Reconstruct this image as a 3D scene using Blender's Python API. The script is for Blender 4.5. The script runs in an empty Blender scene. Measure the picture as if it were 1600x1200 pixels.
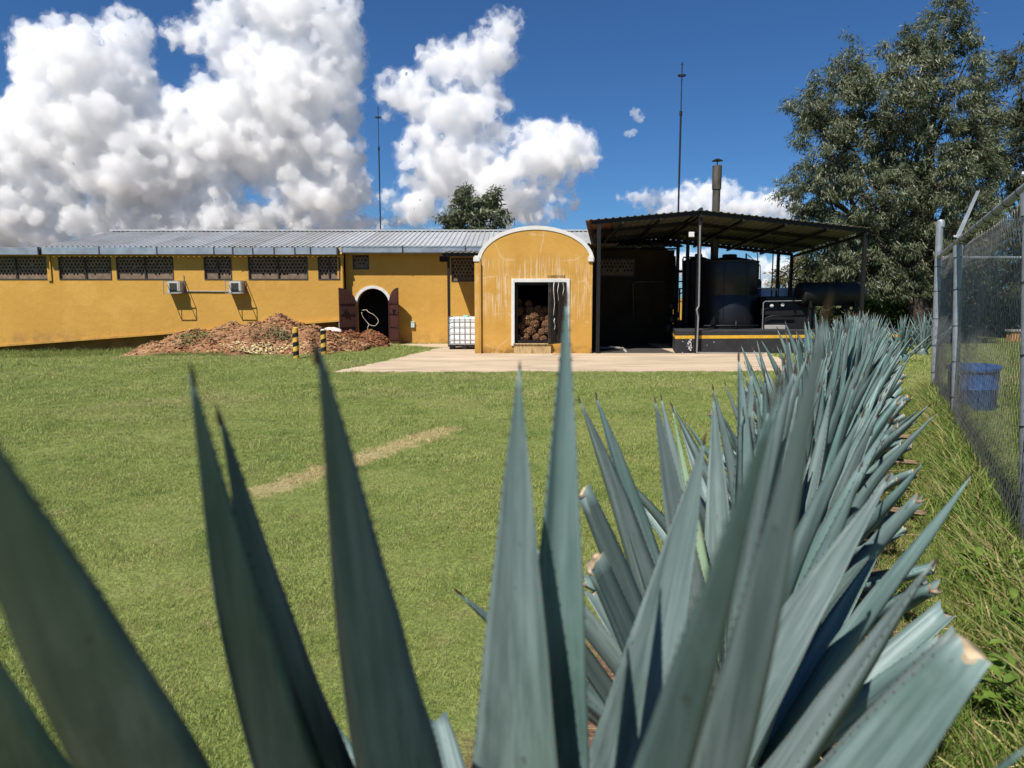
import bpy, bmesh, math, random
import numpy as np
from mathutils import Vector, Matrix, noise as mnoise

random.seed(7)
rng = np.random.default_rng(7)
PI = math.pi
scene = bpy.context.scene
COL = scene.collection

# ------------------------------------------------------------------ camera
FPX = 1150.0                      # focal length in pixels of the 1600 px wide photo
CAM_Z = 1.85
PITCH = math.atan(136.0 / FPX)
cam_d = bpy.data.cameras.new('camera')
cam_d.sensor_width = 36.0
cam_d.lens = FPX / 1600.0 * 36.0
cam_d.clip_start = 0.05
cam_d.clip_end = 3000.0
cam_d.dof.use_dof = True
cam_d.dof.focus_distance = 11.0
cam_d.dof.aperture_fstop = 3.6
cam = bpy.data.objects.new('camera', cam_d)
cam.location = (0, 0, CAM_Z)
cam.rotation_euler = (PI / 2 - PITCH, 0, 0)
COL.objects.link(cam)
scene.camera = cam

def pdir(x, y):
    a = (x - 800.0) / FPX
    b = (600.0 - y) / FPX
    return Vector((a, math.cos(PITCH) + b * math.sin(PITCH), -math.sin(PITCH) + b * math.cos(PITCH)))

def P(x, y, Y):
    """point of the place seen at photo pixel (x, y) that lies Y metres in front of the camera"""
    d = pdir(x, y)
    return Vector((0, 0, CAM_Z)) + d * (Y / d.y)

def PX(x, Y, y=520):
    return P(x, y, Y).x

def PZ(y, Y, x=800):
    return P(x, y, Y).z

# ------------------------------------------------------------------ node helper
class NT:
    def __init__(self, nt):
        self.nt = nt
    def n(self, typ, **kw):
        nd = self.nt.nodes.new(typ)
        for k, v in kw.items():
            setattr(nd, k, v)
        return nd
    def put(self, sock, v):
        if hasattr(v, 'is_linked') or isinstance(v, bpy.types.NodeSocket):
            self.nt.links.new(v, sock)
        else:
            sock.default_value = v
    def m(self, op, a, b=0.0, c=0.0, clamp=False):
        nd = self.n('ShaderNodeMath', operation=op, use_clamp=clamp)
        self.put(nd.inputs[0], a); self.put(nd.inputs[1], b); self.put(nd.inputs[2], c)
        return nd.outputs[0]
    def v(self, op, a, b=(0, 0, 0), c=(0, 0, 0)):
        nd = self.n('ShaderNodeVectorMath', operation=op)
        self.put(nd.inputs[0], a); self.put(nd.inputs[1], b)
        if op == 'MULTIPLY_ADD':
            self.put(nd.inputs[2], c)
        return nd.outputs['Value'] if op in ('LENGTH', 'DISTANCE', 'DOT_PRODUCT') else nd.outputs['Vector']
    def noise(self, vec, scale, detail=4, rough=.55, dims='3D', dist=0.0):
        nd = self.n('ShaderNodeTexNoise', noise_dimensions=dims)
        self.put(nd.inputs['Vector'], vec)
        nd.inputs['Scale'].default_value = scale
        nd.inputs['Detail'].default_value = detail
        nd.inputs['Roughness'].default_value = rough
        nd.inputs['Distortion'].default_value = dist
        return nd.outputs[0]
    def ss(self, v, lo, hi):
        nd = self.n('ShaderNodeMapRange', interpolation_type='SMOOTHSTEP')
        self.put(nd.inputs[0], v)
        nd.inputs[1].default_value = lo; nd.inputs[2].default_value = hi
        return nd.outputs[0]
    def mixc(self, f, a, b, blend='MIX'):
        nd = self.n('ShaderNodeMix', data_type='RGBA', blend_type=blend)
        self.put(nd.inputs[0], f)
        for s, q in ((nd.inputs[6], a), (nd.inputs[7], b)):
            if isinstance(q, (tuple, list)):
                s.default_value = (*q[:3], 1)
            else:
                self.nt.links.new(q, s)
        return nd.outputs[2]
    def sep(self, v):
        nd = self.n('ShaderNodeSeparateXYZ'); self.put(nd.inputs[0], v)
        return nd.outputs
    def comb(self, x, y, z=0.0):
        nd = self.n('ShaderNodeCombineXYZ')
        self.put(nd.inputs[0], x); self.put(nd.inputs[1], y); self.put(nd.inputs[2], z)
        return nd.outputs[0]

# ------------------------------------------------------------------ sun, sky and clouds
SUN = Vector((0.66, 1.0, -1.8)).normalized()          # direction the light travels
sun_el = math.asin(-SUN.z)
sun_az = math.atan2(-SUN.x, -SUN.y)                    # clockwise from +Y
sl = bpy.data.lights.new('sun', 'SUN')
sl.energy = 5.0
sl.angle = math.radians(0.5)
sl.color = (1.0, 0.95, 0.87)
so = bpy.data.objects.new('sun', sl)
so.rotation_euler = SUN.to_track_quat('-Z', 'Y').to_euler()
so.location = (-20, -20, 40)
COL.objects.link(so)

world = bpy.data.worlds.new('World')
scene.world = world
world.use_nodes = True
world.cycles.sampling_method = 'NONE'
wt = NT(world.node_tree)
world.node_tree.nodes.clear()
sky = wt.n('ShaderNodeTexSky', sky_type='NISHITA')
sky.sun_disc = False
sky.sun_elevation = sun_el
sky.sun_rotation = sun_az
sky.altitude = 1200
sky.air_density = 1.0
sky.dust_density = 0.5
sky.ozone_density = 2.6
bg_sky = wt.n('ShaderNodeBackground')
skc = wt.mixc(1.0, sky.outputs[0], (.47, .84, 1.24), 'MULTIPLY')
wt.put(bg_sky.inputs[0], skc); bg_sky.inputs[1].default_value = 0.05
wo = wt.n('ShaderNodeOutputWorld'); wt.nt.links.new(bg_sky.outputs[0], wo.inputs[0])

scene.view_settings.view_transform = 'Standard'
scene.view_settings.look = 'None'
scene.view_settings.exposure = 0.55
scene.view_settings.gamma = 1.0
scene.view_settings.use_curve_mapping = False
scene.render.engine = 'CYCLES'
scene.cycles.use_denoising = True
scene.cycles.max_bounces = 16
scene.cycles.volume_bounces = 16
scene.cycles.diffuse_bounces = 3
scene.cycles.glossy_bounces = 2
scene.cycles.transparent_max_bounces = 6
scene.cycles.caustics_reflective = False
scene.cycles.caustics_refractive = False

# ------------------------------------------------------------------ materials
MATS = {}
def mat(name, base, rough=.75, var=.18, scale=4.0, bump=0.0, bscale=40.0, metallic=0.0, stretch=(1, 1, 1),
        col2=None, c2scale=2.0, c2lo=.5, c2hi=.7, spec=.35, space='world', isl=0.0, trans=None):
    """procedural material: base colour broken up by noise, an optional second colour in patches, bump"""
    if name in MATS:
        return MATS[name]
    M = bpy.data.materials.new(name)
    M.use_nodes = True
    t = NT(M.node_tree)
    bs = M.node_tree.nodes['Principled BSDF']
    if space == 'world':
        pos = t.n('ShaderNodeNewGeometry').outputs['Position']
    else:
        pos = t.n('ShaderNodeTexCoord').outputs['Object']
    pos = t.v('MULTIPLY', pos, stretch)
    nz = t.noise(pos, scale, 6, .6)
    c = t.mixc(t.ss(nz, .3, .7), tuple(b * (1 - var) for b in base), tuple(min(1, b * (1 + var)) for b in base))
    if col2 is not None:
        n2 = t.noise(t.v('ADD', pos, (7.3, 2.1, 5.5)), c2scale, 6, .65)
        c = t.mixc(t.ss(n2, c2lo, c2hi), c, col2)
    if isl:
        g = t.n('ShaderNodeNewGeometry')
        hs = t.n('ShaderNodeHueSaturation')
        t.put(hs.inputs['Color'], c)
        t.put(hs.inputs['Value'], t.m('MULTIPLY_ADD', g.outputs['Random Per Island'], isl * 2, 1 - isl))
        t.put(hs.inputs['Hue'], t.m('MULTIPLY_ADD', t.m('FRACT', t.m('MULTIPLY', g.outputs['Random Per Island'], 17.3)), .05, .475))
        c = hs.outputs[0]
    t.put(bs.inputs['Base Color'], c)
    bs.inputs['Roughness'].default_value = rough
    bs.inputs['Metallic'].default_value = metallic
    bs.inputs['Specular IOR Level'].default_value = spec
    if bump:
        bp = t.n('ShaderNodeBump'); bp.inputs['Strength'].default_value = min(1.0, bump)
        bp.inputs['Distance'].default_value = .02
        t.put(bp.inputs['Height'], t.noise(pos, bscale, 5, .65))
        t.put(bs.inputs['Normal'], bp.outputs[0])
    if trans is not None:
        tr = t.n('ShaderNodeBsdfTranslucent'); tr.inputs[0].default_value = (*trans, 1)
        ms = t.n('ShaderNodeMixShader'); ms.inputs[0].default_value = .3
        out = M.node_tree.nodes['Material Output']
        M.node_tree.links.new(bs.outputs[0], ms.inputs[1]); M.node_tree.links.new(tr.outputs[0], ms.inputs[2])
        M.node_tree.links.new(ms.outputs[0], out.inputs[0])
    MATS[name] = M
    return M

YEL = (.58, .325, .068)
def wall_mat():
    M = bpy.data.materials.new('yellow_paint'); M.use_nodes = True
    t = NT(M.node_tree); bs = M.node_tree.nodes['Principled BSDF']
    pos = t.n('ShaderNodeNewGeometry').outputs['Position']
    c = t.mixc(t.ss(t.noise(pos, .5, 5, .6), .35, .7), (.52, .295, .062), (.475, .262, .053))
    st = t.noise(t.v('MULTIPLY', pos, (5, 5, .35)), 1.0, 5, .65)
    c = t.mixc(t.m('MULTIPLY', t.ss(st, .55, .75), .35), c, (.36, .20, .05))
    pa = t.noise(t.v('ADD', pos, (4, 9, 2)), 1.1, 4, .5)
    c = t.mixc(t.m('MULTIPLY', t.ss(pa, .58, .63), .22), c, (.62, .37, .10))
    z = t.sep(pos)[2]
    gr = t.m('MULTIPLY', t.m('SUBTRACT', 1.0, t.ss(z, .1, .75)), t.ss(t.noise(pos, 2.2, 5, .7), .38, .65))
    c = t.mixc(t.m('MULTIPLY', gr, .6), c, (.24, .14, .06))
    t.put(bs.inputs['Base Color'], c); bs.inputs['Roughness'].default_value = .85; bs.inputs['Specular IOR Level'].default_value = .25
    bp = t.n('ShaderNodeBump'); bp.inputs['Strength'].default_value = .5; bp.inputs['Distance'].default_value = .03
    t.put(bp.inputs['Height'], t.noise(pos, 5, 6, .65)); t.put(bs.inputs['Normal'], bp.outputs[0])
    return M
m_yellow = wall_mat()
m_yellow_shade = mat('shade_darkened_yellow_paint', (.035, .022, .009), .9, .3, 1.5, .3, 12)  # yellow wall under the shed roof, its shade put into the colour
m_white = mat('white_paint', (.62, .61, .585), .8, .06, 6, .3, 40, col2=(.44, .42, .38), c2scale=5, c2lo=.58, c2hi=.78)
m_galv = mat('galvanised_sheet', (.40, .42, .44), .45, .12, 3, .05, 30, metallic=.55, col2=(.30, .31, .33), c2scale=1.2)
m_gutter = mat('gutter_sheet', (.36, .40, .45), .42, .16, 2.5, .05, 30, metallic=.6, col2=(.22, .24, .27), c2scale=1.1, c2lo=.5, c2hi=.8)
m_roofsheet = mat('roof_sheet_zinc', (.40, .405, .40), .5, .08, 1.2, .05, 30, metallic=.25, col2=(.31, .315, .31), c2scale=.7)
m_block = mat('concrete_lattice', (.19, .135, .095), .95, .25, 6, .5, 40)
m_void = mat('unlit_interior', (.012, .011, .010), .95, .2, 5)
m_winframe = mat('window_frame_steel', (.045, .04, .036), .6, .2, 8)
m_wood = mat('door_wood', (.062, .022, .016), .55, .3, 5, .5, 20, stretch=(6, 6, .6), space='object')
m_wood_rail = mat('door_rail_wood', (.050, .018, .013), .6, .3, 6, .4, 24, space='object')
m_black = mat('black_paint', (.009, .009, .0095), .55, .3, 3, .2, 30)
m_blackwall = mat('black_wall_paint', (.024, .024, .026), .8, .25, 2.5, .5, 30, col2=(.055, .053, .05), c2scale=7, c2lo=.6, c2hi=.74)
m_stripe = mat('yellow_stripe_paint', (.62, .35, .03), .8, .15, 6, .2, 30)
m_tank = mat('black_plastic_tank', (.006, .0066, .010), .40, .25, 1.2, .08, 9, spec=.4)
m_steel = mat('dark_steel', (.006, .0057, .0055), .6, .3, 6, .2, 40, col2=(.03, .018, .012), c2scale=5, c2lo=.62, c2hi=.8)
m_grey_steel = mat('grey_conduit', (.27, .27, .27), .5, .15, 8, metallic=.4)
m_chim = mat('sooty_chimney_steel', (.105, .092, .075), .6, .25, 2, .15, 30, col2=(.03, .027, .024), c2scale=1.3, c2lo=.42, c2hi=.7, stretch=(2, 2, .7), metallic=.3)
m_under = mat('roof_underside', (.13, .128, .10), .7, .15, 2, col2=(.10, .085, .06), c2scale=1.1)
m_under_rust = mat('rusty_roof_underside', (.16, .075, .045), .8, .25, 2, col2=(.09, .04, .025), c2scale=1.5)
m_fpost = mat('galvanised_post', (.30, .325, .345), .5, .14, 9, .1, 60, metallic=.45, col2=(.47, .49, .50), c2scale=26, c2lo=.64, c2hi=.72)
m_wire = mat('galvanised_wire', (.22, .22, .215), .38, .3, 7, metallic=.5, col2=(.10, .09, .08), c2scale=6)
m_barb = mat('dark_wire', (.05, .045, .04), .6, .2, 7, metallic=.3)
m_blue = mat('blue_plastic', (.012, .065, .22), .5, .25, 3, .1, 20, col2=(.035, .11, .27), c2scale=5)
m_ibcw = mat('white_tank_plastic', (.74, .77, .78), .4, .05, 3, spec=.4)
m_cream = mat('cream_hose', (.62, .55, .40), .5, .15, 10)
m_rail = mat('bollard_yellow', (.58, .36, .06), .7, .2, 8, col2=(.35, .25, .08), c2scale=8, c2lo=.6, c2hi=.75)
m_concgrey = mat('grey_concrete', (.33, .31, .28), .9, .2, 3, .5, 40)
m_acwhite = mat('air_conditioner_casing', (.45, .44, .41), .6, .12, 8)

# oven front: yellow limewash with pale salt streaks running down it
def oven_mat():
    M = bpy.data.materials.new('weathered_yellow_limewash'); M.use_nodes = True
    t = NT(M.node_tree); bs = M.node_tree.nodes['Principled BSDF']
    pos = t.n('ShaderNodeNewGeometry').outputs['Position']
    n1 = t.noise(pos, 1.3, 5, .6)
    c = t.mixc(t.ss(n1, .3, .7), (.45, .245, .050), (.53, .30, .072))
    st = t.noise(t.v('MULTIPLY', pos, (26, 26, .9)), 1.0, 4, .7)
    pt = t.noise(pos, 1.15, 3, .55)
    z = t.sep(pos)[2]
    band = t.m('MULTIPLY', t.ss(z, .8, 1.9), t.m('SUBTRACT', 1.0, t.ss(z, 2.75, 3.3)))
    msk = t.m('MULTIPLY', t.m('MULTIPLY', t.ss(st, .46, .68), t.ss(pt, .36, .55)), band)
    c = t.mixc(t.m('MULTIPLY', msk, .8), c, (.66, .54, .38))
    vo = t.n('ShaderNodeTexVoronoi', feature='DISTANCE_TO_EDGE'); vo.inputs['Scale'].default_value = .75
    t.put(vo.inputs['Vector'], t.v('ADD', pos, t.v('MULTIPLY', t.n('ShaderNodeTexNoise').outputs['Color'], (.4, .4, .4))))
    crack = t.m('MULTIPLY', t.m('SUBTRACT', 1.0, t.ss(vo.outputs['Distance'], .004, .016)), t.ss(n1, .45, .55))
    c = t.mixc(t.m('MULTIPLY', crack, .3), c, (.70, .58, .42))
    foot = t.m('MULTIPLY', t.m('SUBTRACT', 1.0, t.ss(z, .05, .34)), t.ss(t.noise(pos, 3.0, 5, .7), .35, .62))
    c = t.mixc(t.m('MULTIPLY', foot, .75), c, (.13, .075, .035))
    t.put(bs.inputs['Base Color'], c); bs.inputs['Roughness'].default_value = .9; bs.inputs['Specular IOR Level'].default_value = .2
    bp = t.n('ShaderNodeBump'); bp.inputs['Strength'].default_value = .4; bp.inputs['Distance'].default_value = .02
    t.put(bp.inputs['Height'], t.noise(pos, 12, 5, .65)); t.put(bs.inputs['Normal'], bp.outputs[0])
    return M
m_oven = oven_mat()

# the long row of agaves runs parallel to the fence
ROW_K = 0.507
def row_x(Y): return -0.42 + ROW_K * Y
def fence_x(Y): return 0.93 + ROW_K * Y - .012 * np.maximum(0, Y - 10.28)

STRIP_A = P(390, 778, 1); STRIP_B = P(715, 665, 1)
def ground_hit(x, y):
    d = pdir(x, y); s = -CAM_Z / d.z
    return Vector((0, 0, CAM_Z)) + d * s
STRIP_A = ground_hit(400, 772); STRIP_B = ground_hit(712, 668)

def turf_colour(t, pos):
    """colour of the lawn at a place: green with dry patches, a scar of dead turf, bare soil under the agaves"""
    x, y, z = t.sep(pos)[:3]
    n1 = t.noise(pos, .55, 5, .6)
    n2 = t.noise(pos, 3.2, 5, .65)
    n3 = t.noise(t.v('ADD', pos, (11, 5, 0)), 1.3, 5, .65)
    c = t.mixc(t.ss(n1, .3, .7), (.208, .262, .070), (.275, .318, .098))
    c = t.mixc(t.m('MULTIPLY', t.ss(n2, .52, .72), .55), c, (.32, .29, .13))
    c = t.mixc(t.m('MULTIPLY', t.ss(n3, .54, .66), .6), c, (.135, .205, .048))
    # far strip and left side are drier
    dry = t.m('MULTIPLY', t.ss(t.noise(pos, .28, 4, .6), .50, .64), t.ss(y, 7.0, 14.0))
    c = t.mixc(t.m('MULTIPLY', dry, .45), c, (.33, .30, .145))
    # scar
    d = (STRIP_B - STRIP_A); L = d.length; ux, uy = d.x / L, d.y / L
    rx = t.m('SUBTRACT', x, STRIP_A.x); ry = t.m('SUBTRACT', y, STRIP_A.y)
    al = t.m('ADD', t.m('MULTIPLY', rx, ux), t.m('MULTIPLY', ry, uy))
    pe = t.m('ADD', t.m('MULTIPLY', rx, -uy), t.m('MULTIPLY', ry, ux))
    pe = t.m('ADD', pe, t.m('MULTIPLY', t.m('SUBTRACT', t.noise(pos, 4.5, 5, .7), .5), .7))
    a1 = t.m('MULTIPLY', t.ss(al, -.3, .2), t.m('SUBTRACT', 1.0, t.ss(al, L - .4, L + .3)))
    sm = t.m('MULTIPLY', t.m('SUBTRACT', 1.0, t.ss(t.m('ABSOLUTE', pe), .12, .27)), a1)
    c = t.mixc(t.m('MULTIPLY', sm, .75), c, (.54, .43, .24))
    # bare soil round the row
    rd = t.m('SUBTRACT', x, t.m('MULTIPLY_ADD', y, ROW_K, -.42))
    rd = t.m('ADD', t.m('ABSOLUTE', t.m('ADD', rd, .2)), t.m('MULTIPLY', t.m('SUBTRACT', t.noise(pos, 2.0, 4, .6), .5), .7))
    so_ = t.m('MULTIPLY', t.m('SUBTRACT', 1.0, t.ss(rd, .78, 1.0)), t.m('SUBTRACT', 1.0, t.ss(y, 14.3, 14.8)))
    return c, so_

def ground_mat():
    M = bpy.data.materials.new('lawn_ground'); M.use_nodes = True
    t = NT(M.node_tree); bs = M.node_tree.nodes['Principled BSDF']
    pos = t.n('ShaderNodeNewGeometry').outputs['Position']
    c, so_ = turf_colour(t, pos)
    fine = t.noise(pos, 38, 4, .7)
    c = t.mixc(t.ss(fine, .3, .75), t.mixc(1.0, c, (.42, .42, .40), 'MULTIPLY'), c)
    soil = t.mixc(t.ss(t.noise(pos, 24, 5, .7), .3, .7), (.10, .060, .038), (.26, .165, .11))
    c = t.mixc(so_, c, soil)
    xg, yg = t.sep(pos)[:2]
    farm = t.ss(t.v('LENGTH', t.comb(xg, yg)), 45, 90)
    c = t.mixc(farm, c, (.20, .15, .09))
    t.put(bs.inputs['Base Color'], c); bs.inputs['Roughness'].default_value = .95; bs.inputs['Specular IOR Level'].default_value = .1
    bp = t.n('ShaderNodeBump'); bp.inputs['Strength'].default_value = .9; bp.inputs['Distance'].default_value = .03
    t.put(bp.inputs['Height'], t.noise(pos, 30, 5, .7)); t.put(bs.inputs['Normal'], bp.outputs[0])
    return M
m_ground = ground_mat()

def blade_mat(name, tall=False):
    M = bpy.data.materials.new(name); M.use_nodes = True
    t = NT(M.node_tree); bs = M.node_tree.nodes['Principled BSDF']
    g = t.n('ShaderNodeNewGeometry'); pos = g.outputs['Position']
    oi = t.n('ShaderNodeObjectInfo')
    if tall:
        n = t.noise(pos, 1.2, 4, .6)
        c = t.mixc(t.ss(n, .35, .7), (.105, .180, .026), (.195, .245, .055))
        c = t.mixc(t.m('MULTIPLY', t.ss(t.m('FRACT', t.m('MULTIPLY', g.outputs['Random Per Island'], 9.7)), .66, .72), .85), c, (.36, .30, .13))
    else:
        c, _ = turf_colour(t, pos)
        c = t.mixc(1.0, c, (1.15, 1.15, 1.15), 'MULTIPLY')
        c = t.mixc(t.m('MULTIPLY', t.ss(t.m('FRACT', t.m('MULTIPLY', g.outputs['Random Per Island'], 9.7)), .80, .86), .7), c, (.36, .31, .14))
    hs = t.n('ShaderNodeHueSaturation'); t.put(hs.inputs['Color'], c)
    t.put(hs.inputs['Value'], t.m('MULTIPLY_ADD', g.outputs['Random Per Island'], .7, .65))
    t.put(bs.inputs['Base Color'], hs.outputs[0]); bs.inputs['Roughness'].default_value = .6; bs.inputs['Specular IOR Level'].default_value = .3
    tr = t.n('ShaderNodeBsdfTranslucent'); t.put(tr.inputs[0], hs.outputs[0])
    ms = t.n('ShaderNodeMixShader'); ms.inputs[0].default_value = .3
    M.node_tree.links.new(bs.outputs[0], ms.inputs[1]); M.node_tree.links.new(tr.outputs[0], ms.inputs[2])
    M.node_tree.links.new(ms.outputs[0], M.node_tree.nodes['Material Output'].inputs[0])
    return M
m_blade = blade_mat('lawn_blades'); m_weed = blade_mat('tall_grass_blades', True)

m_slab = mat('pale_concrete_slab', (.44, .345, .240), .95, .18, .9, .5, 26, stretch=(.35, 1.6, 1), col2=(.29, .23, .165), c2scale=2.2, c2lo=.48, c2hi=.72)
m_floor_dark = mat('shade_darkened_concrete_floor', (.045, .04, .035), .8, .3, 1.5, .3, 20)  # concrete coloured dark to stand for the shade under the shed roof

# ------------------------------------------------------------------ mesh helpers
class MB:
    def __init__(self):
        self.v = []; self.f = []; self.mi = []
    def add(self, vs, fs, m=0):
        o = len(self.v)
        self.v += [tuple(p) for p in vs]
        self.f += [tuple(i + o for i in f) for f in fs]
        self.mi += [m] * len(fs)
        return self
    def box(self, x0, x1, y0, y1, z0, z1, m=0):
        vs = [(x0, y0, z0), (x1, y0, z0), (x1, y1, z0), (x0, y1, z0), (x0, y0, z1), (x1, y0, z1), (x1, y1, z1), (x0, y1, z1)]
        fs = [(0, 3, 2, 1), (4, 5, 6, 7), (0, 1, 5, 4), (1, 2, 6, 5), (2, 3, 7, 6), (3, 0, 4, 7)]
        return self.add(vs, fs, m)
    def bar(self, a, b, w, h=None, up=(0, 0, 1), m=0):
        a = Vector(a); b = Vector(b); h = h or w
        d = (b - a).normalized(); up = Vector(up)
        s = d.cross(up)
        if s.length < 1e-4:
            s = d.cross(Vector((1, 0, 0)))
        s.normalize(); t = s.cross(d).normalized()
        s *= w / 2; t *= h / 2
        vs = [a - s - t, a + s - t, a + s + t, a - s + t, b - s - t, b + s - t, b + s + t, b - s + t]
        fs = [(0, 3, 2, 1), (4, 5, 6, 7), (0, 1, 5, 4), (1, 2, 6, 5), (2, 3, 7, 6), (3, 0, 4, 7)]
        return self.add(vs, fs, m)
    def tube(self, pts, r, n=8, caps=True, m=0):
        pts = [Vector(p) for p in pts]
        rs = r if isinstance(r, (list, tuple)) else [r] * len(pts)
        o = len(self.v); ref = None; vs = []
        for i, p in enumerate(pts):
            d = (pts[min(i + 1, len(pts) - 1)] - pts[max(i - 1, 0)])
            if d.length < 1e-9: d = Vector((0, 0, 1))
            d.normalize()
            if ref is None:
                ref = d.orthogonal().normalized()
            ref = (ref - d * ref.dot(d))
            if ref.length < 1e-6: ref = d.orthogonal()
            ref.normalize(); s = d.cross(ref)
            for k in range(n):
                a = 2 * PI * k / n
                vs.append(p + (ref * math.cos(a) + s * math.sin(a)) * rs[i])
        fs = []
        for i in range(len(pts) - 1):
            for k in range(n):
                k2 = (k + 1) % n
                fs.append((i * n + k, i * n + k2, (i + 1) * n + k2, (i + 1) * n + k))
        if caps:
            fs.append(tuple(reversed(range(n)))); fs.append(tuple((len(pts) - 1) * n + k for k in range(n)))
        return self.add(vs, fs, m)
    def lathe(self, prof, c=(0, 0, 0), n=32, m=0):
        """profile [(r, z)] turned about the vertical through c"""
        vs = []; fs = []
        for (r, z) in prof:
            for k in range(n):
                a = 2 * PI * k / n
                vs.append((c[0] + r * math.cos(a), c[1] + r * math.sin(a), c[2] + z))
        for i in range(len(prof) - 1):
            for k in range(n):
                k2 = (k + 1) % n
                fs.append((i * n + k, i * n + k2, (i + 1) * n + k2, (i + 1) * n + k))
        fs.append(tuple(reversed(range(n)))); fs.append(tuple((len(prof) - 1) * n + k for k in range(n)))
        return self.add(vs, fs, m)
    def build(self, name, mats, parent=None, smooth=False):
        me = bpy.data.meshes.new(name)
        me.from_pydata(self.v, [], self.f)
        mats = mats if isinstance(mats, (list, tuple)) else [mats]
        for q in mats: me.materials.append(q)
        if len(mats) > 1:
            me.polygons.foreach_set('material_index', self.mi)
        if smooth is True:
            me.polygons.foreach_set('use_smooth', [True] * len(me.polygons))
        me.update()
        if smooth == 'auto':
            bm = bmesh.new(); bm.from_mesh(me)
            for f in bm.faces: f.smooth = True
            for e in bm.edges:
                if len(e.link_faces) == 2 and e.calc_face_angle(0) > .6: e.smooth = False
            bm.to_mesh(me); bm.free()
        return link(name, me, parent)

def link(name, me, parent=None):
    o = bpy.data.objects.new(name, me)
    COL.objects.link(o)
    if parent is not None: o.parent = parent
    return o

def tag(o, label=None, cat=None, group=None, kind=None):
    if label: o['label'] = label
    if cat: o['category'] = cat
    if group: o['group'] = group
    if kind: o['kind'] = kind
    return o

def thing(name, label, cat, group=None, loc=(0, 0, 0)):
    e = bpy.data.objects.new(name, None)
    e.empty_display_size = .2
    e.location = loc
    COL.objects.link(e)
    return tag(e, label, cat, group)

def bevel(o, w=.01, seg=2):
    md = o.modifiers.new('bevel', 'BEVEL'); md.width = w; md.segments = seg; md.limit_method = 'ANGLE'
    return o

def panel_mesh(name, outer, holes, y0, y1, mats, parent=None):
    """a wall in the XZ plane with real openings, from depth y0 to y1"""
    bm = bmesh.new()
    es = []
    for loop in [outer] + list(holes):
        vs = [bm.verts.new((x, y0, z)) for x, z in loop]
        es += [bm.edges.new((vs[i], vs[(i + 1) % len(vs)])) for i in range(len(vs))]
    bmesh.ops.triangle_fill(bm, edges=es, use_beauty=True, use_dissolve=False)
    r = bmesh.ops.extrude_face_region(bm, geom=list(bm.faces))
    bmesh.ops.translate(bm, verts=[g for g in r['geom'] if isinstance(g, bmesh.types.BMVert)], vec=(0, y1 - y0, 0))
    bmesh.ops.recalc_face_normals(bm, faces=list(bm.faces))
    me = bpy.data.meshes.new(name); bm.to_mesh(me); bm.free()
    for q in (mats if isinstance(mats, (list, tuple)) else [mats]): me.materials.append(q)
    return link(name, me, parent)

# ------------------------------------------------------------------ cumulus clouds
CLOUD_DENSITY = .05
CY = 1150.0                       # metres away; one photo pixel is about a metre there
CLOUDS = [
 ('towering white cumulus at the far left above the gutter end', [
  (48, 80, 34, 30), (105, 98, 80, 62), (195, 55, 44, 40), (140, 185, 108, 100), (40, 235, 80, 70), (185, 265, 100, 82), (40, 330, 130, 60), (190, 350, 110, 44), (215, 120, 36, 50), (-60, 260, 90, 110), (-90, 340, 140, 80), (60, 380, 170, 26), (250, 372, 120, 24)], 0),
 ('largest cumulus in the middle left with grey shaded belly', [
  (298, 55, 46, 28), (375, 75, 82, 46), (340, 14, 34, 26), (455, 30, 110, 62), (520, 95, 50, 92), (435, 150, 112, 75), (345, 220, 112, 76), (475, 230, 95, 78), (285, 300, 90, 64), (500, 290, 74, 64), (400, 345, 180, 46), (555, 300, 34, 40), (440, -50, 110, 60), (560, 355, 60, 18)], 30),
 ('forked white cumulus in the centre above the small tree', [
  (788, 46, 32, 30), (752, 92, 54, 42), (690, 103, 42, 36), (636, 148, 48, 38), (715, 180, 80, 58), (690, 248, 70, 54), (735, 285, 95, 56), (842, 245, 82, 52), (893, 222, 40, 32), (800, 318, 105, 42), (650, 318, 58, 36), (912, 245, 26, 30)], -20),
 ('low bright bank of cloud behind the metal chimney', [
  (1010, 308, 48, 13), (1060, 314, 55, 20), (1100, 303, 44, 24), (1130, 298, 30, 20), (1165, 325, 80, 24), (1205, 312, 36, 20), (1230, 328, 44, 20), (1090, 330, 100, 20)], 60),
 ('low flat cloud along the roof ridge below the centre cumulus', [(560, 352, 60, 10), (620, 347, 46, 12), (665, 356, 44, 8), (500, 360, 60, 8)], 120),
 ('small cloud wisp in the blue left of the tall rod', [(994, 178, 9, 7), (1000, 186, 7, 5), (990, 174, 6, 5)], 0),
 ('smallest cloud wisp below the other beside the tall rod', [(984, 209, 8, 4), (990, 206, 5, 3)], 0),
 ('cloud bank seen through the shed beyond the tanks', [(1070, 415, 60, 28), (1130, 440, 70, 26), (1215, 420, 60, 22), (1260, 440, 70, 24), (1180, 446, 60, 20)], 200),
]
def cloud_mat(dens):
    M = bpy.data.materials.new('cloud_vapour'); M.use_nodes = True
    nt = M.node_tree
    nt.nodes.remove(nt.nodes['Principled BSDF'])
    vs = nt.nodes.new('ShaderNodeVolumeScatter')
    vs.inputs['Color'].default_value = (.945, .950, .960, 1); vs.inputs['Density'].default_value = dens; vs.inputs['Anisotropy'].default_value = -.2
    nt.links.new(vs.outputs[0], nt.nodes['Material Output'].inputs['Volume'])
    return M
m_cloud = cloud_mat(CLOUD_DENSITY); m_veil = cloud_mat(.008)
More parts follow.
